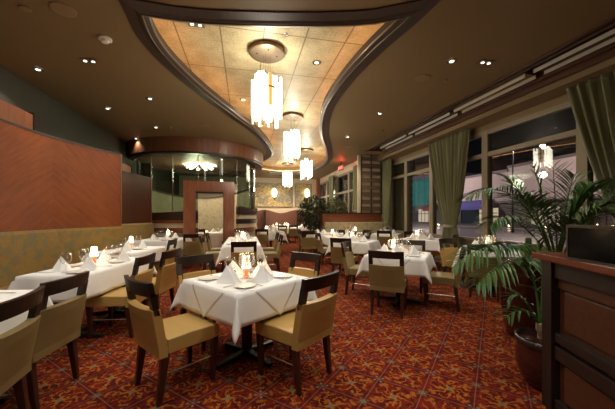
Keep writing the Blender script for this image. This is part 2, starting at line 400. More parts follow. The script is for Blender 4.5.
# travel direction of the opening outline is such that +offset = outside
area = sum(hole[i][0] * hole[(i + 1) % len(hole)][1] - hole[(i + 1) % len(hole)][0] * hole[i][1] for i in range(len(hole)))
sg = 1 if area > 0 else -1
b = MB(); b.sweep(hole, [(sg * o_, z) for o_, z in ((-.005, 3.775), (.05, 3.755), (.09, 3.762), (.12, 3.775), (.25, 3.785), (.26, 3.806), (.02, 3.806), (.02, 3.905), (-.005, 3.905))], True)
struct(b.build('trim_1', M['trim'], smooth=False))
b = MB(); b.sweep(hole, [(sg * o_, z) for o_, z in ((-.016, 3.790), (-.005, 3.782), (-.005, 3.806), (-.012, 3.806))], True); b.sweep(hole, [(sg * o_, z) for o_, z in ((.048, 3.750), (.062, 3.750), (.066, 3.758), (.046, 3.758))], True)
struct(b.build('trim_2', M['bead'], smooth=True))
b = MB(); b.sweep(hole, [(sg * .45, 3.84), (sg * .50, 3.84), (sg * .50, RZ), (sg * .45, RZ)], True); struct(b.build('trim_3', M['tan_wall']))
b = MB(); b.sweep(hole, [(sg * .09, 3.905), (sg * .13, 3.905), (sg * .13, 3.935), (sg * .09, 3.935)], True)
tag(b.build('cove_light', M['cove']), 'warm orange light strip hidden in the cove round the curved ceiling recess', 'light')

b = MB(); b.box(XL - .15, XL, YF, YB, 0, CZ + .02); struct(b.build('wall_left', M['olive_wall']))
b = MB(); b.box(XL - .15, 5.0, YB, YB + .15, 0, CZ + .02); struct(b.build('wall_back', M['cream_wall']))
b = MB(); b.box(XL - .15, XW + .2, YF - .15, YF, 0, CZ + .3); struct(b.build('wall_front', M['tan_wall']))
# wood air slot along the windows and the soffit
b = MB()
b.box(4.38, 4.44, YF, 10.1, 3.77, 4.02); b.box(4.38, 5.2, YF, 10.1, 3.98, 4.02); b.box(4.52, 4.58, YF, 10.1, 3.86, 3.98)
b.box(4.62, 4.68, YF, 10.1, 3.84, 3.90); b.box(5.02, 5.08, YF, 10.1, 3.74, 3.98); b.box(4.38, 5.2, 10.06, 10.12, 3.80, 4.02)
b.box(5.12, 5.2, YF, 10.1, 3.66, 4.0)
struct(b.build('trim_4', wood('slot_wood', (.055, .020, .009), (.13, .052, .024), 1, 'Y')))
b = MB(); b.box(5.2, XW + .2, YF, 10.8, 3.56, 3.98); struct(b.build('ceiling_soffit', M['tan_wall']))
for k, (y0, y1) in enumerate(((1.2, 3.95), (4.1, 5.85), (6.0, 7.75), (7.9, 9.6))):
    r = empty('air_diffuser', (4.86, y0, 3.775))
    L = y1 - y0
    for x in (-.13, .09):
        m = MB(); m.box(x, x + .011, 0, L, -.01, .05); m.build('blade', M['white_plastic'], r)
    m = MB(); m.box(-.14, .11, 0, L, .05, .07); m.build('back_plate', M['tan_wall'] if k == 1 else M['trim'], r)
    tag(r, ['linear slot diffuser in the ceiling channel nearest the camera at the right edge', 'linear slot diffuser above the middle curtain with the pale lit backing',
            'linear slot diffuser just beyond the pale backed one', 'farthest linear slot diffuser where the wood channel ends'][k], 'air vent')
# ---- right window wall
def window_bay(n, y0, y1, x, z0, zt, z1, hb=.06):
    r = empty('window_%d' % n, (x, 0, 0)); struct(r)
    m = MB(); m.box(-.06, .08, y0, y0 + .17, z0, z1); struct(m.build('window_frame', M['frame'], r))
    m = MB(); m.box(-.05, .06, y0, y1, zt - .05, zt + .05); m.box(-.05, .06, y0, y1, z1 - .10, z1); m.box(-.07, .10, y0, y1, z0, z0 + .06)
    struct(m.build('window_rail', M['frame'], r))
    m = MB(); m.box(.0, .012, y0 + .17, y1, z0 + .06, zt - .05); m.box(.0, .012, y0 + .17, y1, zt + .05, z1 - .1)
    struct(m.build('window_pane', M['window_glass'], r))
mull = [-.34, 1.72, 3.78, 5.84, 7.9, 9.35, 10.8]
for k in range(len(mull) - 1): window_bay(k + 1, mull[k], mull[k + 1], XW, .76, 2.84, 3.42)
b = MB(); b.box(XW - .05, XW + .15, YF, 10.8, 0, .76); b.box(XW - .05, XW + .15, YF, 10.8, 3.42, 3.6); b.box(XW - .05, XW + .15, YF, -.34, .76, 3.42); struct(b.build('wall_right', M['tan_wall']))
b = MB(); b.box(5.86, 6.25, 9.95, 11.4, 0, 3.9); struct(b.build('wall_outer', M['tan_wall']))
# slatted screen wall at the end of the window side
b = MB(); b.box(4.42, XW, 10.88, 10.98, 0, 3.9); struct(b.build('wall_screen', simple('screen_backing', (.56, .47, .34), .7)))
r = empty('slatted_screen', (4.52, 10.86, 1.5))
sl = wood('slat_wood', (.075, .048, .030), (.18, .125, .080), 1, 'X')
for k in range(8):
    z = .08 + k * .285
    m = MB(); m.box(0, .88, -.06, -.005, z, z + (.15 if k % 2 else .17)); m.build('slat', sl, r)
for x in (0, .42, .845):
    m = MB(); m.box(x, x + .022, -.07, -.005, 0, 2.3); m.build('upright', M['espresso'], r)
tag(r, 'wall screen of wide horizontal dark wood slats between two green curtains', 'screen')
# far window wall
for k, (y0, y1) in enumerate(((10.98, 12.9), (12.9, 14.8), (14.8, 16.7), (16.7, 18.6))): window_bay(7 + k, y0, y1, 4.85, 1.3, 2.55, 3.5)
b = MB(); b.box(4.80, 5.0, 10.98, YB, 0, 1.3); b.box(4.80, 5.0, 10.98, YB, 3.5, CZ); struct(b.build('wall_far_right', M['cream_wall']))
b = MB(); b.box(4.58, 4.8, YB - .25, YB, 0, CZ); struct(b.build('trim_5', M['cherry']))

# ---- curved glass rotunda
RC = (-1.7, 11.83); RR = 2.2
def arc(r_, a0, a1, n=24): return [(RC[0] + r_ * math.cos(R(a0 + (a1 - a0) * k / n)), RC[1] + r_ * math.sin(R(a0 + (a1 - a0) * k / n))) for k in range(n + 1)]
def ring(name, r0, r1, a0, a1, z0, z1, mat, parent=None, n=24):
    m = MB(); m.sweep(arc(r0, a0, a1, n), [(0, z0), (r1 - r0, z0), (r1 - r0, z1), (0, z1)]); return m.build(name, mat, parent, smooth=False)
# the bulkhead and partitions belong to the building
o = ring('wall_bulkhead', 2.22, 2.42, 90, 450, 3.36, CZ, M['fascia'], n=64); struct(o)
b = MB(); b.sweep(arc(2.2, 90, 450, 64)[:-1], [(-.01, 3.30), (.18, 3.30), (.18, 3.36), (-.01, 3.36)], True); struct(b.build('trim_6', M['trim']))
m = MB(); m.prism(arc(2.2, 0, 360, 48)[:-1], 3.40, 3.44); struct(m.build('ceiling_rotunda', simple('rotunda_ceiling', (.30, .16, .10), .5)))
# glass panels, each between two thin steel posts
door_a = (278, 312)
def gpanels(a0, a1, n, z0):
    for k in range(n):
        u0 = a0 + (a1 - a0) * k / n; u1 = a0 + (a1 - a0) * (k + 1) / n
        yield u0, u1
gp_ = 0
r = empty('window_11'); struct(r)
for a0, a1, n, z0 in ((172, 277, 5, 1.45), (277, 313, 2, 2.46), (313, 372, 3, 1.62)):
    for u0, u1 in gpanels(a0, a1, n, z0):
        o = ring('window_pane', 2.10, 2.112, u0 + .25, u1 - .25, z0, 3.36, M['rotunda_glass'], r, 6); struct(o)
        x, y = arc(2.106, u0, u0, 1)[0]
        m = MB(); m.box(x - .008, x + .008, y - .008, y + .008, z0, 3.36); struct(m.build('window_frame', M['steel'], r))
# striped low partition under the glass
for nm, (a0, a1), ztop in (('left', (188, 277), 1.45), ('right', (313, 368), 1.62)):
    r = empty('wall_low_%s' % nm); struct(r)
    z = 0.0
    for k, (h, mt) in enumerate(((.84, 'cream_brocade') if nm == 'left' else (.80, 'cream_brocade'), (.16, 'cherry_h'), (.14, 'cream_wall'), (.17, 'espresso') if nm == 'right' else (.10, 'cherry_h'), (.15, 'cream_wall') if nm == 'right' else (.001, 'cream_wall'))):
        struct(ring('wall_band', 2.06, 2.16 + (.03 if mt in ('cherry_h', 'espresso') else 0), a0, a1, z, z + h, M[mt], r)); z += h
    # wood cap whose top rises in a wave
    m = MB(); pts = arc(2.06, a0, a1, 20)
    n = len(pts); vs_ = []; fs = []
    for i, (x, y) in enumerate(pts):
        t = i / (n - 1); zt = (ztop - .05 + .13 * t) if nm == 'left' else (ztop + .02 + .07 * math.cos(t * 5.5))
        ux, uy = (x - RC[0]) / 2.06, (y - RC[1]) / 2.06
        for o_, zz in ((0, z), (.14, z), (.14, zt), (0, zt)): vs_.append((x + ux * o_, y + uy * o_, zz))
    for i in range(n - 1):
        for q in range(4): fs.append((i * 4 + q, i * 4 + (q + 1) % 4, (i + 1) * 4 + (q + 1) % 4, (i + 1) * 4 + q))
    fs += [(0, 1, 2, 3), tuple((n - 1) * 4 + q for q in (3, 2, 1, 0))]
    m.add(vs_, fs); struct(m.build('wall_cap', M['trim'], r))
# inner curved partition seen through the glass
r = empty('wall_inner'); struct(r)
m = MB(); pts = arc(1.95, 10, 190, 40); vs_ = []; fs = []
for i, (x, y) in enumerate(pts):
    zt = 2.30 + .16 * math.cos(R(4.5 * i) * 2)
    ux, uy = (x - RC[0]) / 1.95, (y - RC[1]) / 1.95
    for o_, zz in ((0, 0), (.12, 0), (.12, zt), (0, zt)): vs_.append((x + ux * o_, y + uy * o_, zz))
for i in range(40):
    for q in range(4): fs.append((i * 4 + q, i * 4 + (q + 1) % 4, (i + 1) * 4 + (q + 1) % 4, (i + 1) * 4 + q))
fs += [(0, 1, 2, 3), (163, 162, 161, 160)]
m.add(vs_, fs); struct(m.build('wall_panel', M['gold_wall'], r))
m = MB(); vs_ = []
for i, (x, y) in enumerate(pts):
    zt = 2.30 + .16 * math.cos(R(4.5 * i) * 2); ux, uy = (x - RC[0]) / 1.95, (y - RC[1]) / 1.95
    for o_, zz in ((-.03, zt - .01), (.15, zt - .01), (.15, zt + .07), (-.03, zt + .07)): vs_.append((x + ux * o_, y + uy * o_, zz))
m.add(vs_, fs); struct(m.build('wall_cap', M['trim'], r))
# portal
pr = empty('door_1', (-1.09, 9.63, 0), R(6)); struct(pr)
m = MB(); m.box(-.76, -.42, -.10, .16, 0, 2.46); m.box(.42, .76, -.10, .16, 0, 2.46); m.box(-.42, .42, -.10, .16, 2.14, 2.46); struct(m.build('door_frame', M['cherry'], pr))
m = MB(); m.box(-.44, .44, .0, .05, 2.08, 2.14); m.box(-.44, -.41, 0, .05, 0, 2.14); m.box(.41, .44, 0, .05, 0, 2.14); struct(m.build('door_stop', M['trim'], pr))
# dark service wall between the rotunda and the left wall
b = MB(); b.box(XL, -3.55, 12.2, 12.3, 0, CZ); struct(b.build('wall_service', simple('service_wall', (.03, .025, .02), .6)))

# ---- booth panels and banquettes on the left
def poly_off(path, d):
    out = []
    for i, p in enumerate(path):
        a = path[max(i - 1, 0)]; c = path[min(i + 1, len(path) - 1)]
        t = Vector((c[0] - a[0], c[1] - a[1])).normalized(); out.append((p[0] + t.y * d, p[1] - t.x * d))
    return out
def wall_local(name, path, prof, mat, parent, smooth=False):
    m = MB(); m.sweep(path, prof); return m.build(name, mat, parent, smooth=smooth)
pathA = [(-3.36, 1.2), (-3.36, 2.4)] + spline([(-3.34, 3.0), (-3.26, 4.3), (-3.11, 5.58), (-2.60, 6.9)], 6)[:]
pathB = spline([(-3.10, 7.85), (-2.98, 8.5), (-2.75, 9.5)], 5)
def panel(name, path, z0, z1, mat, label):
    r = empty(name, (path[0][0], path[0][1], 0))
    # local frame: x runs along the panel so the veneer follows it
    m = MB(); L = 0; vs_ = []; fs = []
    q = [(p[0] - path[0][0], p[1] - path[0][1]) for p in path]
    m.sweep(q, [(0, z0), (0, z1), (-.14, z1), (-.14, z0)])
    o = m.build('veneer_panel', mat, r)
    m = MB(); m.sweep(q, [(.012, z1), (.012, z1 + .03), (-.15, z1 + .03), (-.15, z1)]); m.build('top_cap', M['trim'], r)
    e = q[-1]; d = Vector((q[-1][0] - q[-2][0], q[-1][1] - q[-2][1])).normalized(); nn = Vector((d.y, -d.x))
    m = MB(); m.prism([(e[0] + nn.x * .01, e[1] + nn.y * .01), (e[0] + nn.x * .01 + d.x * .03, e[1] + nn.y * .01 + d.y * .03), (e[0] - nn.x * .5 + d.x * .03, e[1] - nn.y * .5 + d.y * .03), (e[0] - nn.x * .5, e[1] - nn.y * .5)], z0, z1 + .03)
    m.build('end_panel', M['cherry'], r)
    return tag(r, label, 'wall panel')
def banquette(name, path, zt, mat, label, cat='banquette', seat_h=.46, off=1, seams=()):
    r = empty(name, (path[0][0], path[0][1], 0)); q = [(p[0] - path[0][0], p[1] - path[0][1]) for p in path]
    def L(pr): return [(off * a, z) for a, z in pr]
    m = MB(); m.sweep(q, L([(-.02, .42), (.14, .42), (.075, zt - .04), (.05, zt), (-.02, zt)])); m.build('backrest', mat, r)
    m = MB(); m.sweep(q, L([(.12, .28), (.60, .28), (.62, .32), (.62, seat_h - .03), (.59, seat_h), (.12, seat_h - .02)])); m.build('seat', mat, r)
    m = MB(); m.sweep(q, L([(.0, .0), (.55, .0), (.55, .28), (.0, .28)])); m.build('base', M['espresso'], r)
    for (x, y, a) in seams:
        m = MB(); m.box(-.004, .004, -.09 , .0, .44, zt + .002, Matrix.Translation((x - path[0][0], y - path[0][1], 0)) @ Matrix.Rotation(a, 4, 'Z')); m.build('seam', M['espresso'], r)
    return tag(r, label, cat)
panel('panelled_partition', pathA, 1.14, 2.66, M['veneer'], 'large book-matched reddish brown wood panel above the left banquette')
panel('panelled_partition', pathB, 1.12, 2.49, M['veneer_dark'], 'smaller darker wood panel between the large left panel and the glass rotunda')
banquette('banquette', pathA, 1.15, M['brocade'], 'olive and teal brocade banquette along the left wall nearest the camera')
banquette('banquette', pathB, 1.17, M['brocade'], 'olive brocade banquette below the smaller dark panel near the rotunda')
# wood boxes that stand against the wall behind each panel
for (x, y, lab_) in ((-3.50, 5.72, 'brown wood fin with black edge rising behind the large left panel'), (-3.62, 10.4, 'brown wood fin with black edge rising behind the smaller dark panel')):
    r = empty('wall_fin', (x, y, 0)); h = 3.08 if y < 7 else 2.97
    m = MB(); m.box(-.2, .0, -.65, .05, 0, h); m.build('fin_body', M['cherry'], r)
    m = MB(); m.add([(-.2, .05, 1.2), (.02, .05, 1.2), (.02, .05, h + .04), (-.2, .05, h + .04), (-.2, .50, 1.2), (.02, .50, 1.2), (.02, .16, h + .02), (-.2, .16, h + .02)],
          [(0, 3, 2, 1), (4, 5, 6, 7), (0, 1, 5, 4), (1, 2, 6, 5), (2, 3, 7, 6), (3, 0, 4, 7)]); m.build('fin_edge', M['espresso'], r)
    tag(r, lab_, 'wall fin')
# ---- cream banquette before the screen with wood ledge box behind
bq = [(3.0, 10.78), (4.4, 10.78), (5.45, 10.78)]
banquette('banquette', bq, 1.13, M['cream_brocade'], 'cream patterned banquette below the long wood ledge at the window end', off=1)
r = empty('planter_ledge', (2.95, 10.82, 0))
m = MB(); m.box(0, 1.45, .0, .5, 0, 1.46); m.box(1.45, 2.45, 0, .03, 0, 1.46); m.build('ledge_body', M['cherry_h'], r)
m = MB(); m.box(-.02, 2.5, -.03, .04, 1.46, 1.50); m.box(-.02, 1.45, .04, .52, 1.46, 1.50); m.build('ledge_top', M['trim'], r)
tag(r, 'long reddish wood ledge above the cream banquette in front of the far windows', 'ledge')

# ---- far booths with wave-topped brown leather backs
def booth(x0, x1, label, ph):
    r = empty('booth', (x0, YB - .35, 0)); W = x1 - x0; n = 24
    m = MB(); vs_ = []; fs = []
    for i in range(n + 1):
        x = W * i / n; zt = 1.66 + .10 * math.cos(math.pi * 2 * i / n)
        for y, z in ((0, .4), (-.12, .4), (-.04, zt - .02), (0, zt), (.12, zt), (.12, .4)): vs_.append((x, y, z))
    for i in range(n):
        for q in range(6): fs.append((i * 6 + q, i * 6 + (q + 1) % 6, (i + 1) * 6 + (q + 1) % 6, (i + 1) * 6 + q))
    fs += [tuple(range(6)), tuple(n * 6 + q for q in range(5, -1, -1))]
    m.add(vs_, fs); m.build('backrest', M['leather_brown'], r)
    m = MB(); m.box(0, W, -.62, -.1, .0, .46); m.build('seat', M['leather_brown'], r, bevel=.02)
    m = MB(); m.box(-.05, .02, -1.1, .1, 0, 1.72); m.build('divider', M['espresso'], r, bevel=.01)
    return tag(r, label, 'booth')
booth(-.75, 1.15, 'brown leather booth at the back wall partly hidden behind the rotunda', 0)
booth(1.2, 3.25, 'brown leather wave-topped booth below the large painting on the back wall', 0)
booth(3.3, 4.75, 'brown leather booth below the small painting beside the far windows', 0)
def painting(x0, x1, z0, z1, label):
    r = empty('painting', (x0, YB - .03, z0)); W = x1 - x0; H = z1 - z0
    m = MB(); m.box(0, W, -.02, .0, 0, H); m.build('canvas', M['art'], r)
    m = MB(); m.box(-.03, 0, -.04, .02, -.03, H + .03); m.box(W, W + .03, -.04, .02, -.03, H + .03); m.box(0, W, -.04, .02, -.03, 0); m.box(0, W, -.04, .02, H, H + .03); m.build('frame', M['bronze'], r)
    return tag(r, label, 'painting')
painting(.15, 3.0, 1.98, 3.46, 'wide gold and teal abstract painting on the cream back wall')
painting(3.2, 4.25, 2.02, 3.44, 'narrow gold and rust abstract painting near the far windows')
for x, lab_ in ((1.85, 'lit oval wall sconce in front of the wide painting'), (3.98, 'lit oval wall sconce in front of the narrow painting')):
    r = empty('wall_sconce', (x, YB - .12, 2.8))
    m = MB(); m.lathe([(.05, -.22), (.12, -.12), (.15, .05), (.12, .22), (.04, .32)], 14); m.build('shade', M['sconce'], r, smooth=True)
    m = MB(); m.lathe([(.02, -.42), (.05, -.36), (.06, -.22)], 10); m.box(-.03, .03, 0, .12, -.3, -.24); m.build('bracket', M['bronze'], r)
    tag(r, lab_, 'wall light')
b = MB(); b.box(1.55, 2.25, 17.2, 17.5, CZ - .015, CZ); tag(b.build('ceiling_vent', M['trim']), 'small dark vent grille in the ceiling before the back wall', 'vent')

# ================================================================== LIGHTS OF THE ROOM
def pendant_proto():
    r = empty('pendant_light'); rnd = random.Random(3)
    m = MB(); m.lathe([(.10, .02), (.30, .02), (.305, 0), (.30, -.045), (.285, -.05), (.0001, -.05)], 40, cap=False); m.build('canopy', M['bronze'], r, smooth=False)
    for k in range(4):
        a = R(45 + 90 * k); m = MB(); m.tube([(.06 * math.cos(a), .06 * math.sin(a), -.05), (.06 * math.cos(a), .06 * math.sin(a), -.62)], .004, 5); m.build('cable', M['steel'], r)
        m = MB(); m.lathe([(.001, 0), (.014, -.004), (.012, -.014), (.001, -.018)], 8, (.17 * math.cos(a + .5), .17 * math.sin(a + .5), -.05)); m.build('screw_cap', M['iron'], r)
    m = MB(); m.lathe([(.20, -.66), (.22, -.66), (.22, -.68), (.20, -.68)], 24); m.build('ring', M['bronze'], r)
    n = 22
    for k in range(n):
        a = 2 * math.pi * k / n; rr = .215 + rnd.uniform(-.035, .035); x, y = rr * math.cos(a), rr * math.sin(a)
        z1 = -.49 + rnd.uniform(-.09, .05); z0 = -1.16 + rnd.uniform(-.10, .12)
        mt = M['rod']
        if k == 16: mt = M['rod_amber']; z0, z1 = -.98, -.44
        elif k in (15, 17): mt = M['rod_dim']; z0 = -1.08
        elif k in (4, 9): mt = M['rod_dim']
        wd = rnd.uniform(.020, .027)
        m = MB(); m.box(-wd, wd, -.012, .012, z0, z1, Matrix.Translation((x, y, 0)) @ Matrix.Rotation(a + math.pi / 2, 4, 'Z')); m.build('glass_rod', mt, r)
    for k in range(7):
        a = 2 * math.pi * k / 7; x, y = .12 * math.cos(a), .12 * math.sin(a)
        m = MB(); m.box(-.02, .02, -.012, .012, -1.25 + rnd.uniform(-.05, .08), -1.10, Matrix.Translation((x, y, 0)) @ Matrix.Rotation(a, 4, 'Z')); m.build('glass_tip', M['rod_dim'] if k % 2 else M['bronze'], r)
    return r
pp = pendant_proto()
PEND = [((.37, 5.00), 20, 'pendant light of frosted glass rods nearest the camera with its amber rod'), ((1.32, 8.10), 75, 'second glass rod pendant light from the camera'),
        ((2.56, 12.1), 140, 'third glass rod pendant light, right of the farthest one'), ((2.25, 15.5), 210, 'farthest glass rod pendant light before the back wall painting')]
for (xy, a, lab_) in PEND:
    put(pp, (xy[0], xy[1], RZ - .02), R(a), lab_, 'pendant light', 'glass rod pendants')
    lamp('pendant_glow', 'POINT', (xy[0], xy[1], RZ - .42), 34, (1, .93, .74), .08)
    lamp('pendant_glow', 'POINT', (xy[0], xy[1], 2.80), 30, (1, .90, .70), .12)
# recessed downlights
def downlight_proto(double=False):
    r = empty('downlight')
    m = MB(); w_ = .11 if double else 0
    if double: m.box(-.12, .12, -.06, .06, -.006, .0)
    else: m.lathe([(.05, -.001), (.082, -.001), (.08, -.010), (.055, -.010)], 20, cap=False)
    m.build('trim_ring', M['steel'] if not double else M['bronze'], r)
    for x in ((-.055, .055) if double else (0,)):
        m = MB(); m.lathe([(.001, -.004), (.026 if double else .036, -.009), (.001, -.014)], 12, (x, 0, -.004)); m.build('lens', M['spot_lit'], r)
    return r
dl = downlight_proto(); dd = downlight_proto(True)
def place_dl(x, y, lab_, z=CZ, dbl=False, power=55, spot=115, col_=SOFT, rz=0):
    put(dd if dbl else dl, (x, y, z - .012), rz, lab_, 'ceiling light', 'recessed downlights')
    if power: lamp('downlight_beam', 'SPOT', (x, y, z - .06), power, col_, .05, (0, 0, 0), spot, .7)
for (x, y, lab_, dbl, pw) in [
    (-3.325, 5.6, 'downlight in the brown ceiling nearest the olive left wall', False, 60), (-2.368, 5.134, 'double downlight beside the white smoke detector', True, 70),
    (-3.007, 7.307, 'downlight above the third banquette table, close to the left wall', False, 50), (-1.903, 6.506, 'downlight left of the curved recess trim, above the left aisle', False, 50),
    (-2.362, 8.584, 'downlight just in front of the wood bulkhead', False, 45), (-3.313, 9.96, 'downlight at the left end of the wood bulkhead', False, 35),
    (3.15, 3.941, 'single downlight right of the ceiling recess near its front corner', False, 60), (3.708, 3.871, 'double downlight beside the wooden ceiling channel', True, 70),
    (3.107, 6.315, 'downlight in the right ceiling between the recess and the channel', False, 60), (3.069, 8.383, 'downlight in the right ceiling nearest the red exit sign', False, 60)]:
    place_dl(x, y, lab_, dbl=dbl, power=pw)
for (x, y, lab_, dbl) in [(1.289, 5.163, 'downlight in the recess panels right of the nearest pendant', False), (-.043, 7.186, 'downlight in the recess panels left of the nearest pendant', False),
                          (-.7, 4.509, 'double spotlight at the front left corner of the recess', True)]:
    place_dl(x, y, lab_, z=RZ, dbl=dbl, power=60)
for (x, y, lab_) in [(4.8, 4.6, 'spotlight in the wood channel above the right window tables'), (4.8, 7.0, 'spotlight in the wood channel above the middle curtain'), (4.75, 9.3, 'farthest spotlight in the wood channel')]:
    place_dl(x, y, lab_, z=3.97, dbl=True, power=95, col_=WARM, spot=80, rz=1.57)
# unseen fill spots added above and behind the camera to even out the light
for x in (-2.4, .2, 2.6):
    for y in (-1.9, .9): lamp('rear_fill_spot', 'SPOT', (x, y, 3.7), 70, SOFT, .06, (0, 0, 0), 130, .8)
for x, y in ((-.1, 2.6), (1.6, 2.0), (-1.6, 2.6)): lamp('front_downlight', 'SPOT', (x, y, 3.72), 60, SOFT, .06, (0, 0, 0), 120, .8)
for x, y in ((1.9, 17.2), (3.5, 17.0), (.3, 17.0), (3.9, 10.2), (3.3, 13.6)): lamp('far_downlight', 'SPOT', (x, y, 3.72), 190 if y > 15 else 80, WARM, .06, (0, 0, 0), 140, .8)
for (x, y, lab_, rad, mt, z) in [(-2.089, 3.94, 'large round ceiling speaker at the upper left', .13, 'speaker', CZ), (-2.513, 4.015, 'small round cover plate left of the large ceiling speaker', .06, 'speaker', CZ),
                                 (-1.052, 8.15, 'round ceiling speaker above the wood bulkhead', .12, 'speaker', CZ), (3.062, 4.563, 'round ceiling speaker in the right ceiling', .13, 'speaker', CZ),
                                 (3.566, 9.678, 'round ceiling speaker near the exit sign', .13, 'speaker', CZ)]:
    m = MB(); m.lathe([(rad, 0), (rad, -.008), (rad * .9, -.012), (.001, -.014)], 28, (x, y, z)); tag(m.build('ceiling_speaker', M[mt]), lab_, 'speaker', None)
for (x, y, z, lab_) in [(-1.956, 8.524, CZ, 'tiny sprinkler head in front of the wood bulkhead'), (3.514, 4.542, CZ, 'tiny sprinkler head right of the ceiling speaker, near the wood channel'),
                        (3.817, 7.558, CZ, 'tiny sprinkler head in the far right ceiling'), (.626, 4.478, RZ, 'tiny sprinkler head in the recess above the nearest pendant')]:
    m = MB(); m.lathe([(.035, 0), (.035, -.006), (.01, -.01), (.01, -.03), (.018, -.034), (.018, -.038), (.001, -.038)], 12, (x, y, z)); tag(m.build('sprinkler_head', M['steel']), lab_, 'sprinkler')
r = empty('smoke_detector', (-1.869, 4.461, CZ))
m = MB(); m.lathe([(.085, 0), (.085, -.02), (.07, -.03), (.001, -.03)], 24); m.build('base', M['white_plastic'], r, smooth=False)
m = MB(); m.lathe([(.05, -.03), (.05, -.045), (.04, -.06), (.001, -.062)], 20); m.build('sensor', M['white_plastic'], r)
tag(r, 'white round smoke detector on the brown ceiling, upper left', 'smoke detector')
# exit sign
r = empty('exit_sign', (4.183, 12.296, 3.50), R(-72))
m = MB(); m.box(-.16, .16, -.02, .02, -.10, .10); m.build('housing', simple('exit_housing', (.25, .02, .015), .4), r, bevel=.005)
m = MB(); m.box(-.02, .02, -.01, .01, .10, .28); m.build('bracket', M['iron'], r)
tc = bpy.data.curves.new('exit_letters', 'FONT'); tc.body = 'EXIT'; tc.size = .16; tc.extrude = .004; tc.align_x = 'CENTER'; tc.align_y = 'CENTER'; tc.materials.append(M['exit_red'])
tmp = bpy.data.objects.new('tmp_text', tc); col.objects.link(tmp); bpy.context.view_layer.update()
me_ = bpy.data.meshes.new_from_object(tmp.evaluated_get(bpy.context.evaluated_depsgraph_get())); bpy.data.objects.remove(tmp)
to = bpy.data.objects.new('letters', me_); col.objects.link(to); to.parent = r; to.location = (0, -.026, 0); to.rotation_euler = (R(90), 0, 0)
tag(r, 'small glowing red exit sign hanging from the ceiling by the far windows', 'exit sign')
lamp('exit_glow', 'POINT', (4.14, 12.15, 3.62), 5, (1, .05, .03), .05)
# rotunda chandelier
r = empty('rotunda_chandelier', (-1.68, 11.8, 3.42))
m = MB(); m.lathe([(.10, 0), (.12, -.05), (.05, -.22), (.001, -.24)], 16); m.build('hub', M['bronze'], r)
for k in range(20):
    a = 2 * math.pi * k / 20; q = Matrix.Rotation(a, 4, 'Z'); L = .62 if k % 2 else .50; dz = -.10 if k % 2 else -.22
    m = MB(); m.add([(.08, -.02, -.04), (.08, .02, -.04), (L, .06, dz + .02), (L, -.06, dz + .02), (.08, -.02, -.055), (.08, .02, -.055), (L, .06, dz), (L, -.06, dz)],
          [(0, 1, 2, 3), (4, 7, 6, 5), (0, 4, 5, 1), (1, 5, 6, 2), (2, 6, 7, 3), (3, 7, 4, 0)], q); m.build('glass_petal', M['chandelier'], r)
tag(r, 'glowing star-shaped glass chandelier on the ceiling inside the rotunda', 'chandelier')
lamp('chandelier_glow', 'POINT', (-1.85, 11.9, 2.95), 130, (1, .86, .62), .25)
lamp('rotunda_downlight', 'SPOT', (-1.2, 12.7, 3.3), 70, WARM, .06, (0, 0, 0), 140, .8)

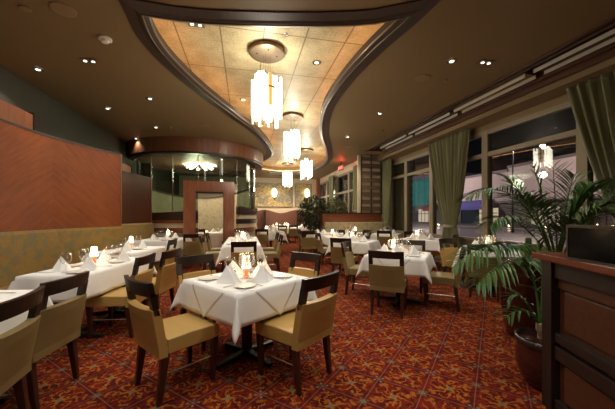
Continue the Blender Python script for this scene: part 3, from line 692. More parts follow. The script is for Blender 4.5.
# ================================================================== FURNITURE
def chair_proto(use_olive=False):
    r = empty('dining_chair'); lt = M['leather_olive'] if use_olive else M['leather']
    # seat cushion with rounded front
    m = MB(); vs_ = []; fs = []; nx = 8
    prof = [(-.20, .36), (.225, .355), (.25, .375), (.255, .43), (.235, .465), (.20, .475), (0, .482), (-.20, .475)]
    for i in range(nx + 1):
        t = -1 + 2 * i / nx; x = .225 * t; k = 1 - .04 * abs(t) ** 6
        for y, z in prof: vs_.append((x, y * k, .36 + (z - .36) * (1 - .07 * abs(t) ** 4)))
    n = len(prof)
    for i in range(nx):
        for q in range(n): fs.append((i * n + q, (i + 1) * n + q, (i + 1) * n + (q + 1) % n, i * n + (q + 1) % n))
    fs += [tuple(range(n)), tuple(nx * n + q for q in range(n - 1, -1, -1))]
    m.add(vs_, fs); m.build('seat', lt, r, bevel=.006, seg=1)
    # back: curved upholstered slab
    def back(z0, z1, th, wd, name, mat, rows=6, curve=.035, par=r, x0=-1, x1=1, cols=8, bev=.008):
        m = MB(); vs_ = []; fs = []
        for j in range(rows + 1):
            z = z0 + (z1 - z0) * j / rows; yc = -.225 - .085 * max(0, (z - .40)) / .5 - .02 * max(0, z - .6)
            for i in range(cols + 1):
                t = x0 + (x1 - x0) * i / cols; cv = -curve * (1 - t * t) * min(1, max(0, (z - .34) / .3))
                vs_.append((wd * t, yc + cv + th / 2, z)); vs_.append((wd * t, yc + cv - th / 2, z))
        c_ = cols + 1; id_ = lambda j, i, s_: (j * c_ + i) * 2 + s_
        for j in range(rows):
            for i in range(cols):
                fs.append((id_(j, i, 0), id_(j, i + 1, 0), id_(j + 1, i + 1, 0), id_(j + 1, i, 0)))
                fs.append((id_(j, i, 1), id_(j + 1, i, 1), id_(j + 1, i + 1, 1), id_(j, i + 1, 1)))
            fs.append((id_(j, 0, 0), id_(j + 1, 0, 0), id_(j + 1, 0, 1), id_(j, 0, 1)))
            fs.append((id_(j, cols, 0), id_(j, cols, 1), id_(j + 1, cols, 1), id_(j + 1, cols, 0)))
        for i in range(cols):
            fs.append((id_(0, i, 0), id_(0, i, 1), id_(0, i + 1, 1), id_(0, i + 1, 0)))
            fs.append((id_(rows, i, 0), id_(rows, i + 1, 0), id_(rows, i + 1, 1), id_(rows, i, 1)))
        m.add(vs_, fs)
        if bev and name == 'backrest': return m.build(name, mat, par, smooth=False)
        return m
    back(.345, .705, .062, .232, 'backrest', lt)
    m = back(.80, .90, .034, .232, 'rail', None, rows=3)
    for sx in (-1, 1):
        m.add([((sx * .205 + a), -.225 - .085 * (z - .40) / .5 - .02 * max(0, z - .6) + b_, z) for z in (.66, .82) for a, b_ in ((-.027, -.020), (.027, -.020), (.027, .020), (-.027, .020))],
              [(0, 3, 2, 1), (4, 5, 6, 7), (0, 1, 5, 4), (1, 2, 6, 5), (2, 3, 7, 6), (3, 0, 4, 7)])
    m.build('back_frame', M['espresso'], r)
    for sx in (-1, 1):
        m = MB(); m.taper((sx * .195, .195, 0), (.016, .016), (sx * .20, .205, .365), (.026, .026)); m.build('leg', M['leg_wood'], r, bevel=.003, seg=1)
        m = MB(); m.taper((sx * .200, -.245, 0), (.016, .018), (sx * .20, -.20, .365), (.026, .028)); m.build('leg', M['leg_wood'], r, bevel=.003, seg=1)
        m = MB(); m.tube([(sx * .198, -.215, .205), (sx * .198, .20, .205)], .006, 6); m.build('stretcher', M['steel'], r)
    return r
ch = chair_proto(); chw = chair_proto(True)
def chair(rx, ry, ang, lab_, group, use_olive=False):
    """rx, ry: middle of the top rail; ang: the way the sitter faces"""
    a = R(ang); put(chw if use_olive else ch, (rx + .30 * math.cos(a), ry + .30 * math.sin(a), 0), a - math.pi / 2, lab_, 'chair', group)
GC = 'leather dining chairs at the tables'
CH = [
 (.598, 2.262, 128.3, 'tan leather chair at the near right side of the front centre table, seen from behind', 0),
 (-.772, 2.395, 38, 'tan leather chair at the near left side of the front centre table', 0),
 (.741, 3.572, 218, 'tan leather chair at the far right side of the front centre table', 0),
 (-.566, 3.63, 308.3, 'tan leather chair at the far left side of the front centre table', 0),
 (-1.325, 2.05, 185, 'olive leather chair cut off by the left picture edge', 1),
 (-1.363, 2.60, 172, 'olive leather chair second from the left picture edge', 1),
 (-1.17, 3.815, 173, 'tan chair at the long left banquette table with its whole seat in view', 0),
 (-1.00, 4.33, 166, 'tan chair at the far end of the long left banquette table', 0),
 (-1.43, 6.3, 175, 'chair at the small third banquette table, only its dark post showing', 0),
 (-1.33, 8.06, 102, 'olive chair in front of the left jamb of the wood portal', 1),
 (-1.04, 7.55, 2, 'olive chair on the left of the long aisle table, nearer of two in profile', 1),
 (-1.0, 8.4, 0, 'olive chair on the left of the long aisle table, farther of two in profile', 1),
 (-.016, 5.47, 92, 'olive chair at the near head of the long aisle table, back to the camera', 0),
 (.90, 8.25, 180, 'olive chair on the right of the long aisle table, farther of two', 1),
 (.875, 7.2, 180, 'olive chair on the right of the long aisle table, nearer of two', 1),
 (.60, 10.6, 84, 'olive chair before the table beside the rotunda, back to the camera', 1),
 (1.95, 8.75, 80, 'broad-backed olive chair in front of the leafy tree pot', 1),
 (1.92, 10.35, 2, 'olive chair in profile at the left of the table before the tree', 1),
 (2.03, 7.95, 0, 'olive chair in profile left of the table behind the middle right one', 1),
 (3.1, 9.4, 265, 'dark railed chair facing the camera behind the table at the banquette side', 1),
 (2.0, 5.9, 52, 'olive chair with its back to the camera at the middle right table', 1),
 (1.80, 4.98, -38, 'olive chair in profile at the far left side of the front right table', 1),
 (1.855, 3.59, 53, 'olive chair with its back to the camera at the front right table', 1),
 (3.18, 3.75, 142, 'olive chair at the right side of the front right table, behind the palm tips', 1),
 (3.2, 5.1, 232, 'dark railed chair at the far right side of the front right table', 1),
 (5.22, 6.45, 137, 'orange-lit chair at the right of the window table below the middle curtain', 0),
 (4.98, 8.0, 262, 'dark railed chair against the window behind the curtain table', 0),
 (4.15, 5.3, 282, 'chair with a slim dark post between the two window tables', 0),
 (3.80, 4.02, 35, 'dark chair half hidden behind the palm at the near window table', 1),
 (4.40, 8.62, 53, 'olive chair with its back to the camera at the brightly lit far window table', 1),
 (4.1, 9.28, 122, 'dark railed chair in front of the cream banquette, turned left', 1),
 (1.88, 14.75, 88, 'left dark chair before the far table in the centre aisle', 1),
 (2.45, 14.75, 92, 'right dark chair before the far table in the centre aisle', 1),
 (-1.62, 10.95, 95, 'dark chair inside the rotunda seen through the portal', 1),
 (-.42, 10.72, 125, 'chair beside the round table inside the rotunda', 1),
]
for (x, y, a, l, wv) in CH: chair(x, y, a, l, GC, bool(wv))

# ---- tables with cloths
def cloth_mesh(hx, hy, e, z=.765, seed=0, full=False, amp=1.0):
    rnd = random.Random(seed); ph = [rnd.uniform(0, 6) for _ in range(6)]
    def axis(h):
        a = [-h - e + e * k / 7 for k in range(7)] + [-h + 2 * h * k / 14 for k in range(15)] + [h + e * (k + 1) / 7 for k in range(7)]
        return a
    ax_, ay_ = axis(hx), axis(hy); vs_ = []; fs = []
    for j, v in enumerate(ay_):
        for i, u in enumerate(ax_):
            ox, oy = max(abs(u) - hx, 0), max(abs(v) - hy, 0); sx, sy = (1 if u > 0 else -1), (1 if v > 0 else -1)
            cx_, cy_ = max(-hx, min(hx, u)), max(-hy, min(hy, v)); s_ = max(ox, oy)
            if s_ == 0: x, y, zz = u, v, z + .0015 * math.sin(9 * u + ph[0]) * math.sin(8 * v + ph[1])
            elif ox > 0 and oy > 0:
                rr = math.hypot(ox, oy); f = math.atan2(oy, ox); q = math.sin(2 * f); fl = rr * (.10 + .26 * q)
                x = cx_ + sx * (.008 + fl * math.cos(f) * (1.0 if q > .2 else .9)); y = cy_ + sy * (.008 + fl * math.sin(f)); zz = z - rr * (.985 - .05 * q)
            else:
                al = v if ox > 0 else u; d = s_; g_ = min(1, d / .10)
                wv = amp * (.011 * math.sin(17 * al + ph[2]) + .007 * math.sin(31 * al + ph[3])) * d / e + .09 * d + .010 * g_
                if ox > 0: x, y = cx_ + sx * wv, v
                else: x, y = u, cy_ + sy * wv
                zz = z - d * .985
            if full: zz = max(zz, .02)
            vs_.append((x, y, zz))
    n = len(ax_)
    for j in range(len(ay_) - 1):
        for i in range(n - 1): fs.append((j * n + i, j * n + i + 1, (j + 1) * n + i + 1, (j + 1) * n + i))
    return vs_, fs
def base_table(x, y, hx, hy, rot, phrase, legs=1):
    r = empty('dining_table', (x, y, 0), R(rot))
    m = MB(); m.box(-hx, hx, -hy, hy, .725, .755); m.build('tabletop', M['espresso'], r, bevel=.004)
    for k in range(legs):
        oy = 0 if legs == 1 else (-hy * .55 if k == 0 else hy * .55)
        m = MB(); m.box(-.035, .035, oy - .035, oy + .035, .05, .725); m.box(-.12, .12, oy - .12, oy + .12, .705, .725); m.build('pedestal', M['iron'], r)
        m = MB()
        for a in range(4):
            m.add([(.02, -.03, .07), (.02, .03, .07), (.34, .022, .035), (.34, -.022, .035), (.02, -.03, .02), (.02, .03, .02), (.34, .022, .0), (.34, -.022, .0)],
                  [(0, 1, 2, 3), (4, 7, 6, 5), (0, 4, 5, 1), (1, 5, 6, 2), (2, 6, 7, 3), (3, 7, 4, 0)], Matrix.Translation((0, oy, 0)) @ Matrix.Rotation(math.pi / 2 * a, 4, 'Z'))
        m.build('foot', M['iron'], r)
    tag(r, 'black pedestal dining table under the white cloth, ' + phrase, 'table')
def cloth(x, y, hx, hy, rot, e, phrase, seed):
    m = MB(); vs_, fs = cloth_mesh(hx + .012, hy + .012, e, .757, seed, amp=.12 if abs(hx - hy) < .001 and 30 < rot < 60 else 1); m.add(vs_, fs)
    o = m.build('tablecloth', M['cloth'], smooth=True); o.location = (x, y, 0); o.rotation_euler = (0, 0, R(rot))
    md = o.modifiers.new('thick', 'SOLIDIFY'); md.thickness = .002; md.offset = 1
    tag(o, 'white tablecloth over ' + phrase, 'tablecloth')
def topper(x, y, h, rot, e, phrase):
    c_ = h + e; n = 46; vs_ = []; fs = []; id_ = {}
    for j in range(n + 1):
        for i in range(n + 1):
            p, q = -1 + 2 * i / n, -1 + 2 * j / n; u, v = (p + q) / 2 * c_, (p - q) / 2 * c_
            ox, oy = max(abs(u) - h, 0), max(abs(v) - h, 0); sx, sy = (1 if u > 0 else -1), (1 if v > 0 else -1); d = max(ox, oy)
            if d == 0: P_ = (u, v, .7602 + .001 * math.sin(11 * u) * math.sin(9 * v))
            else:
                al = v if ox > oy else u; wv = .0125 * min(1, d / .09) + .095 * d + .001 * math.sin(20 * al + 1) * d / e
                P_ = (sx * (h + wv), v, .7602 - d * .985) if ox > oy else (u, sy * (h + wv), .7602 - d * .985)
            vs_.append(P_)
    for j in range(n):
        for i in range(n): a_ = j * (n + 1) + i; fs.append((a_, a_ + 1, a_ + n + 2, a_ + n + 1))
    m = MB(); m.add(vs_, fs); o = m.build('table_topper', M['cloth'], smooth=True); o.location = (x, y, 0); o.rotation_euler = (0, 0, R(rot))
    md = o.modifiers.new('thick', 'SOLIDIFY'); md.thickness = .002; md.offset = 0
    tag(o, 'square white top cloth laid cornerwise on ' + phrase, 'tablecloth')
# tabletop things
def napkin_proto():
    # a starched square folded to a standing triangle: two big front planes meeting in a crease, a fold tucked behind
    m = MB(); H = .155
    def tent(pts, apex, n=5, sag=.006):
        vs_ = []; fs = []
        for k in range(len(pts)):
            a_, b_ = Vector(pts[k]), Vector(pts[(k + 1) % len(pts)]); ap = Vector(apex); base = len(vs_); idx = {}
            for i in range(n + 1):
                for q in range(n + 1 - i):
                    u, v = i / n, q / n; p = a_ * (1 - u - v) + b_ * u + ap * v
                    nr = (b_ - a_).cross(ap - a_).normalized(); p = p - nr * sag * 9 * u * (1 - u - v) * (.3 + v)
                    idx[i, q] = len(vs_); vs_.append(p)
            for i in range(n):
                for q in range(n - i):
                    fs.append((idx[i, q], idx[i + 1, q], idx[i, q + 1]))
                    if q < n - i - 1: fs.append((idx[i + 1, q], idx[i + 1, q + 1], idx[i, q + 1]))
        m.add(vs_, fs)
    tent([(-.145, .01, 0), (-.02, -.10, 0), (.145, .0, 0), (.02, .10, 0)], (.0, -.0, H))
    tent([(-.05, .03, 0), (.03, -.02, 0), (.12, .075, 0), (0, .10, 0)], (.02, .035, H * .93), sag=.004)
    return m.build('folded_napkin', M['napkin'])
def plate_proto():
    m = MB(); m.lathe([(.001, .006), (.055, .006), (.06, .0), (.065, .0), (.098, .012), (.10, .016), (.095, .016), (.064, .008), (.001, .009)], 26, cap=False); return m.build('side_plate', M['plate'], smooth=True)
def glass_proto(wine=False):
    r = empty('wine_glass')
    m = MB()
    if wine: m.lathe([(.004, .095), (.018, .10), (.034, .120), (.040, .15), (.038, .18), (.030, .215), (.029, .215), (.037, .18), (.0385, .15), (.033, .122), (.018, .103), (.001, .099)], 18, cap=False)
    else: m.lathe([(.004, .075), (.022, .08), (.040, .10), (.046, .13), (.044, .16), (.034, .19), (.033, .19), (.0425, .16), (.0445, .13), (.039, .102), (.022, .084), (.001, .08)], 18, cap=False)
    m.build('bowl', M['glassware'], r, smooth=True)
    r.scale = (1.15, 1.15, 1.12)
    h = .095 if wine else .075
    m = MB(); m.lathe([(.034, 0), (.034, .002), (.010, .006), (.0045, .012), (.004, h), (.006, h + .003)], 14); m.build('stem', M['glassware'], r, smooth=True)
    return r
def lamp_proto():
    r = empty('table_lamp')
    m = MB(); m.lathe([(.030, 0), (.032, .004), (.018, .012), (.020, .05), (.026, .085), (.024, .09), (.001, .09)], 16); m.build('lamp_base', M['lamp_red'], r, smooth=True)
    m = MB(); m.lathe([(.046, .085), (.046, .088), (.030, .205), (.028, .205), (.043, .088)], 18, cap=False); m.build('lamp_shade', M['lamp_shade'], r, smooth=True)
    return r
def cutlery_proto(kind):
    m = MB()
    if kind == 'knife':
        m.add([(-.006, -.11, .001), (.006, -.11, .001), (.005, 0, .001), (-.005, 0, .001), (-.006, -.11, .006), (.006, -.11, .006), (.005, 0, .006), (-.005, 0, .006)], [(0, 3, 2, 1), (4, 5, 6, 7), (0, 1, 5, 4), (1, 2, 6, 5), (2, 3, 7, 6), (3, 0, 4, 7)])
        m.add([(-.005, 0, .002), (.008, 0, .002), (.009, .06, .002), (.003, .11, .002), (-.005, .10, .002), (-.005, 0, .004), (.008, 0, .004), (.009, .06, .004), (.003, .11, .004), (-.005, .10, .004)],
              [(4, 3, 2, 1, 0), (5, 6, 7, 8, 9)] + [(i, (i + 1) % 5, 5 + (i + 1) % 5, 5 + i) for i in range(5)])
    else:
        m.add([(-.006, -.10, .001), (.006, -.10, .001), (.003, .03, .006), (-.003, .03, .006), (-.006, -.10, .005), (.006, -.10, .005), (.003, .03, .009), (-.003, .03, .009)], [(0, 3, 2, 1), (4, 5, 6, 7), (0, 1, 5, 4), (1, 2, 6, 5), (2, 3, 7, 6), (3, 0, 4, 7)])
        m.box(-.011, .011, .03, .05, .004, .008)
        for k in range(4): m.box(-.011 + k * .0063, -.0078 + k * .0063, .05, .095, .003, .006)
    return m.build('table_' + kind, M['steel'])
def shaker_proto():
    r = empty('salt_shaker')
    m = MB(); m.lathe([(.018, 0), (.019, .01), (.014, .045), (.015, .06)], 12); m.build('body', M['glassware'], r, smooth=True)
    m = MB(); m.lathe([(.016, .058), (.016, .07), (.010, .082), (.001, .084)], 12); m.build('cap', M['steel'], r, smooth=True)
    return r
P = dict(napkin=napkin_proto(), plate=plate_proto(), water=glass_proto(), wine=glass_proto(True), lamp=lamp_proto(), knife=cutlery_proto('knife'), fork=cutlery_proto('fork'), shaker=shaker_proto())
TZ = .7622
def table(x, y, hx, hy, rot, phrase, seats, lamps, e=.26, legs=1, cut=False, seed=1, shakers=False):
    base_table(x, y, hx, hy, rot, phrase, legs); cloth(x, y, hx, hy, rot, e, phrase, seed)
    if abs(hx - hy) < .001 and 30 < rot < 60: topper(x, y, hx + .0118, rot, e + .02, phrase)
    ar = R(rot); W_ = lambda u, v: (x + u * math.cos(ar) - v * math.sin(ar), y + u * math.sin(ar) + v * math.cos(ar), TZ)
    for (u, v, dirn, nm) in seats:   # u,v: setting centre in table frame; dirn: where the sitter looks (table frame degrees); nm: seat name
        a = R(dirn); fx, fy = math.cos(a), math.sin(a); rx_, ry_ = fy, -fx
        S = lambda f, r_: W_(u + fx * f + rx_ * r_, v + fy * f + ry_ * r_)
        rz = ar + a - math.pi / 2
        put(P['napkin'], S(.02, 0), rz, 'peaked white napkin at the %s of %s' % (nm, phrase), 'napkin', 'folded napkins on the tables')
        put(P['plate'], S(-.02, -.235), rz, 'white side plate at the %s of %s' % (nm, phrase), 'plate', 'side plates on the tables')
        put(P['water'], S(.18, .14), rz, 'stemmed water glass at the %s of %s' % (nm, phrase), 'glass', 'stemmed glasses on the tables')
        if not (legs == 2 and cut) and 'third' not in phrase: put(P['wine'], S(.24, .035), rz, 'tall wine glass at the %s of %s' % (nm, phrase), 'glass', 'wine glasses on the tables')
        if cut:
            put(P['knife'], S(-.02, .165), rz, 'steel knife at the %s of %s' % (nm, phrase), 'knife', 'knives on the tables')
            put(P['fork'], S(-.02, -.125), rz, 'steel fork at the %s of %s' % (nm, phrase), 'fork', 'forks on the tables')
    for k, (u, v) in enumerate(lamps):
        p = W_(u, v); nm = '' if len(lamps) == 1 else (', nearer one', ', farther one')[k]
        put(P['lamp'], p, 0, 'small glowing table lamp on %s%s' % (phrase, nm), 'table lamp', 'small lit table lamps')
        lamp('table_lamp_glow', 'POINT', (p[0], p[1], TZ + .27), 1.9, (1, .62, .30), .03)
    if shakers:
        for k, (u, v) in enumerate(shakers): put(P['shaker'], W_(u, v), 0, ('left', 'right')[k] + ' glass shaker beside the lamp on ' + phrase, 'shaker', 'shakers')
h = .45; d_ = .25
four = lambda names, q=d_: [(q, 0, 180, names[0]), (-q, 0, 0, names[1]), (0, q, 270, names[2]), (0, -q, 90, names[3])]
# front centre table: +u side is the far right one
table(.02, 2.91, .415, .415, 38, 'the front centre table', four(('far right seat', 'near left seat', 'far left seat', 'near right seat'), .25), [(.05, .07)], .25, cut=True, shakers=[(.0, -.07), (-.09, .07)], seed=1)
table(-2.10, 2.30, .36, .58, -8, 'the leftmost cut-off table', [(.14, .30, 180, 'far aisle seat'), (.14, -.28, 180, 'near aisle seat'), (-.16, .3, 0, 'far wall seat')], [], .26, 2, True, 2)
table(-1.83, 4.12, .30, .69, -10, 'the long left banquette table', [(.15, .38, 180, 'far aisle seat'), (.15, -.30, 180, 'near aisle seat'), (-.16, .38, 0, 'far wall seat'), (-.16, -.36, 0, 'near wall seat')], [(-.12, .15)], .26, 2, True, 3)
table(-2.06, 5.87, .36, .55, -12, 'the third banquette table', [(.14, .22, 180, 'far aisle seat'), (.14, -.28, 180, 'near aisle seat'), (-.15, .15, 0, 'wall seat')], [(-.20, .38)], .26, 1, False, 4)
table(-2.10, 8.35, .48, .62, -6, 'the table beside the wood portal', [(.22, .3, 180, 'right seat'), (-.2, -.25, 0, 'left seat'), (.2, -.3, 180, 'near right seat')], [(-.02, .35)], .26, 1, False, 5)
table(-.06, 7.45, .38, 1.30, 0, 'the long aisle table', [(.16, .75, 180, 'far right seat'), (.16, -.25, 180, 'near right seat'), (-.16, .75, 0, 'far left seat'), (-.16, -.25, 0, 'near left seat'), (0, -1.05, 90, 'near head'), (0, 1.08, 270, 'far head')], [(0, .15), (0.03, -.5)], .30, 2, False, 6)
table(1.02, 11.7, .45, .45, 4, 'the table right of the rotunda', four(('right seat', 'left seat', 'far seat', 'near seat')), [(-.16, .15)], .34, seed=7)
table(2.72, 10.1, .40, .40, 4, 'the table before the leafy tree', [(-.2, 0, 0, 'left seat'), (0, -.2, 90, 'near seat')], [], .26, seed=8)
table(2.85, 8.32, .45, .45, 0, 'the table behind the middle right one', [(0.12, -.2, 90, 'near seat'), (-.1, .24, 270, 'far seat')], [(-.30, -.05)], .26, seed=9)
table(2.66, 6.75, h, h, 50, 'the middle right table', four(('far right seat', 'near left seat', 'far left seat', 'near right seat')), [(.14, .12)], .26, seed=10)
table(2.43, 4.27, .43, .43, 50, 'the front right table', four(('far right seat', 'near left seat', 'far left seat', 'near right seat')), [(.10, .10)], .25, cut=True, seed=11)
table(4.65, 6.98, .45, .45, 47, 'the window table below the middle curtain', four(('far right seat', 'near left seat', 'far left seat', 'near right seat')), [(.12, .14)], .26, seed=12)
table(4.50, 4.62, .45, .45, 45, 'the window table behind the palm', four(('far right seat', 'near left seat', 'far left seat', 'near right seat')), [(.10, .02)], .26, seed=13)
table(4.86, 9.32, .42, .42, 50, 'the far window table by the curtain', four(('far right seat', 'near left seat', 'far left seat', 'near right seat')), [], .26, seed=14)
table(3.75, 9.95, .45, .36, 0, 'the table before the cream banquette', [(.05, -.13, 90, 'near seat'), (-.1, .14, 270, 'banquette seat')], [(.22, .1)], .26, seed=15)
table(2.15, 15.5, .52, .42, 0, 'the far table in the centre aisle', [(-.25, 0, 0, 'left seat'), (.25, 0, 180, 'right seat')], [(-.05, .05), (.12, .15)], .32, seed=16)
table(1.82, 17.0, .50, .40, 0, 'the booth table below the wide painting', [(-.22, 0, 0, 'left seat'), (.22, 0, 180, 'right seat')], [(0, .0)], .24, seed=17)
table(3.5, 17.0, .45, .40, 0, 'the booth table near the far windows', [(-.2, 0, 0, 'left seat'), (.2, 0, 180, 'right seat')], [], .24, seed=18)
table(-1.95, 12.6, .40, .35, 0, 'the rear table inside the rotunda', [(0, -.1, 90, 'near seat')], [(-.12, .1)], .26, seed=19)
# round table with floor-length cloth in the rotunda
RT = 'the round table inside the rotunda'
r = empty('dining_table', (-.95, 11.35, 0)); m = MB(); m.lathe([(.42, .725), (.44, .755)], 32); m.build('tabletop', M['espresso'], r)
m = MB(); m.lathe([(.25, 0), (.25, .03), (.04, .06), (.04, .725)], 16); m.build('pedestal', M['iron'], r); tag(r, 'round table under the floor-length cloth inside the rotunda', 'table')
m = MB(); vs_ = []; fs = []; n = 72; prof = [(.0, .762), (.44, .762), (.452, .75), (.46, .6), (.475, .4), (.49, .2), (.50, .04)]
for j, (rr, z) in enumerate(prof):
    for k in range(n): a = 2 * math.pi * k / n; q = 1 + (.05 * math.sin(a * 14) * (j - 2) / 4 if j > 2 else 0); vs_.append((max(rr, .001) * q * math.cos(a), max(rr, .001) * q * math.sin(a), z))
for j in range(len(prof) - 1):
    for k in range(n): fs.append((j * n + k, j * n + (k + 1) % n, (j + 1) * n + (k + 1) % n, (j + 1) * n + k))
m.add(vs_, fs); o = m.build('tablecloth', M['cloth'], smooth=True); o.location = (-.95, 11.35, 0); tag(o, 'floor-length white cloth with folds on the round rotunda table', 'tablecloth')
for k, (u, v, nm) in enumerate(((.14, -.1, 'right side'), (-.2, .05, 'left side'))):
    put(P['napkin'], (-.95 + u, 11.35 + v, .766), .3 * k, 'peaked white napkin at the %s of %s' % (nm, RT), 'napkin', 'folded napkins on the tables')
    put(P['water'], (-.95 + u * .2 + .0, 11.35 + v + .2, .764), 0, 'stemmed water glass at the %s of %s' % (nm, RT), 'glass', 'stemmed glasses on the tables')

# ---- curtains
def curtain_obj(x, yc, wt, wb, ztie, lab_, y_tie=None, plea=9, seed=0, ztop=3.55, flare=None):
    y_tie = yc if y_tie is None else y_tie; flare = flare or wb * 1.7
    r = empty('curtain', (x, yc, 0)); rnd = random.Random(seed); ph = rnd.uniform(0, 6)
    m = MB(); nu, nz = plea * 12, 44; vs_ = []; fs = []
    for j in range(nz + 1):
        z = .03 + (ztop - .03) * j / nz
        if z > ztie: t = (z - ztie) / (ztop - ztie); wd = wb + (wt - wb) * (t ** .8); cc = y_tie + (yc - y_tie) * t
        else: t = (ztie - z) / ztie; wd = wb + (flare - wb) * min(1, t * 2) ** .6; cc = y_tie
        am = .05 * (.55 + .45 * min(1, abs(z - ztie) / .8)); k_ = wd / wt
        for i in range(nu + 1):
            u = i / nu; p_ = plea * 2 * math.pi * u
            dx = am * math.sin(p_ + ph + .6 * math.sin(3 * u + z)) + .25 * am * math.sin(2.3 * p_ + z)
            vs_.append((dx + .04 * (1 - k_) * math.cos(math.pi * (u - .5)), cc - yc + wd * (u - .5), z))
    for j in range(nz):
        for i in range(nu): fs.append((j * (nu + 1) + i, j * (nu + 1) + i + 1, (j + 1) * (nu + 1) + i + 1, (j + 1) * (nu + 1) + i))
    m.add(vs_, fs); o = m.build('drape', M['curtain'], r, smooth=True); md = o.modifiers.new('t', 'SOLIDIFY'); md.thickness = .004
    m = MB(); nn = 24
    m.lathe([(1, -.04), (1.04, -.02), (1.04, .02), (1, .04)], 28, m=Matrix.Translation((.0, y_tie - yc, ztie)) @ Matrix.Diagonal((.10, wb * .53, 1, 1)), cap=False); m.build('tieback', M['curtain'], r, smooth=True)
    tag(r, lab_, 'curtain')
curtain_obj(5.42, 6.98, 1.66, .40, 1.10, 'olive green curtain gathered with a tieback in the middle of the window wall', 6.85, 10, 1)
curtain_obj(5.42, 3.08, 1.70, .45, 1.10, 'large olive green curtain at the right picture edge', 2.95, 10, 2)
curtain_obj(5.38, 10.35, .60, .34, 1.10, 'narrow olive green curtain right of the slatted wall screen', 10.42, 5, 3)
curtain_obj(4.68, 11.55, 1.1, .8, 1.6, 'straight olive green curtain left of the slatted wall screen', 11.6, 6, 4, flare=.8)
curtain_obj(4.62, 15.2, .9, .7, 1.6, 'farthest olive green curtain between the far windows', 15.2, 5, 5, flare=.7)

# ---- palms and trees
def frond(parent, base, tip, arch, n=26, L=.34, wd=.024, droop=.5, seed=0, name='frond', mat=None, start=.25):
    rnd = random.Random(seed); B, T = Vector(base), Vector(tip); Cc = Vector(arch)
    pt = lambda t: (1 - t) ** 2 * B + 2 * t * (1 - t) * Cc + t * t * T
    m = MB(); pts = [pt(k / 14) for k in range(15)]; m.tube(pts, [.010 * (1 - .8 * k / 14) + .001 for k in range(15)], 5)
    for k in range(n):
        t = start + (1 - start) * (k + .5) / n; p = pt(t); d = (pt(min(1, t + .01)) - pt(t - .01)).normalized()
        side = d.cross(Vector((0, 0, 1)));
        if side.length < .1: side = Vector((1, 0, 0))
        side.normalize(); up = side.cross(d).normalized()
        ll = L * (math.sin(math.pi * (.16 + .80 * (t - start) / (1 - start))) ** .6) * rnd.uniform((.8), 1.15)
        for s_ in (-1, 1):
            o = (side * s_ * .80 + d * (.55 + .35 * t) + up * .16 + Vector([rnd.uniform(-.1, .1) for _ in range(3)])).normalized()
            pr = []; q = p.copy(); v = o.copy(); ns = 5
            for i in range(ns + 1):
                pr.append((q.copy(), v.copy())); q = q + v * ll / ns; v = (v + Vector((0, 0, -droop / ns * 1.5))).normalized()
            vs_ = []; fs = []
            for i, (q, v) in enumerate(pr):
                ww = wd * (.35, .9, 1, .85, .55, .05)[i] * .5; sd = v.cross(Vector((0, 0, 1)))
                sd = sd.normalized() if sd.length > .05 else Vector((1, 0, 0)); nr = sd.cross(v).normalized()
                vs_ += [q - sd * ww + nr * ww * .35, q, q + sd * ww + nr * ww * .35]
            for i in range(ns):
                a = i * 3; fs += [(a, a + 1, a + 4, a + 3), (a + 1, a + 2, a + 5, a + 4)]
            m.add(vs_, fs)
    return m.build(name, mat or M['palm'], parent)
def pot(name, x, y, prof, lab_, rim=None):
    r = empty(name, (x, y, 0)); m = MB(); m.lathe(prof, 40); m.build('pot_body', M['pot'], r, smooth=True)
    if rim: m = MB(); m.lathe(rim, 40, cap=False); m.build('rim', M['pot_rim'], r, smooth=True)
    m = MB(); zz = prof[-1][1] - .04; m.lathe([(prof[-1][0] * .93, zz - .02), (prof[-1][0] * .93, zz), (.001, zz + .004)], 24); m.build('soil', M['soil'], r)
    tag(r, lab_, 'planter'); return r
pot('tall_planter', 3.15, 2.70, [(.19, 0), (.21, .03), (.26, .35), (.285, .65), (.29, .84), (.29, .86)], 'tall dark red planter holding the big palm')
pot('bowl_planter', 2.38, 1.88, [(.13, 0), (.17, .05), (.205, .16), (.21, .24), (.20, .33), (.19, .38)], 'squat dark planter with shiny rim beside the wood station', [(.200, .335), (.214, .35), (.211, .39), (.192, .395), (.186, .375)])
CT = math.cos(R(12.2)); ST = math.sin(R(12.2))
def at(px, py, d):   # world point seen at (px,py) at depth d
    lat = (px - 307.5) * d / 290; return (lat * CT + d * ST, d * CT - lat * ST, 1.37 - (py - 216) * d / 290)
pl = empty('palm_plant', (3.12, 2.68, .82)); tag(pl, 'large palm with arching green fronds in the tall dark planter', 'palm')
O = Vector((3.12, 2.68, .82)); A = lambda *q: tuple(Vector(at(*q)) - O)
bs = (0, 0, 0)
m = MB(); m.tube([(0, 0, -.05), (.03, .02, .12), (.04, .02, .30)], [.05, .045, .03], 8); m.build('stem', M['stem'], pl)
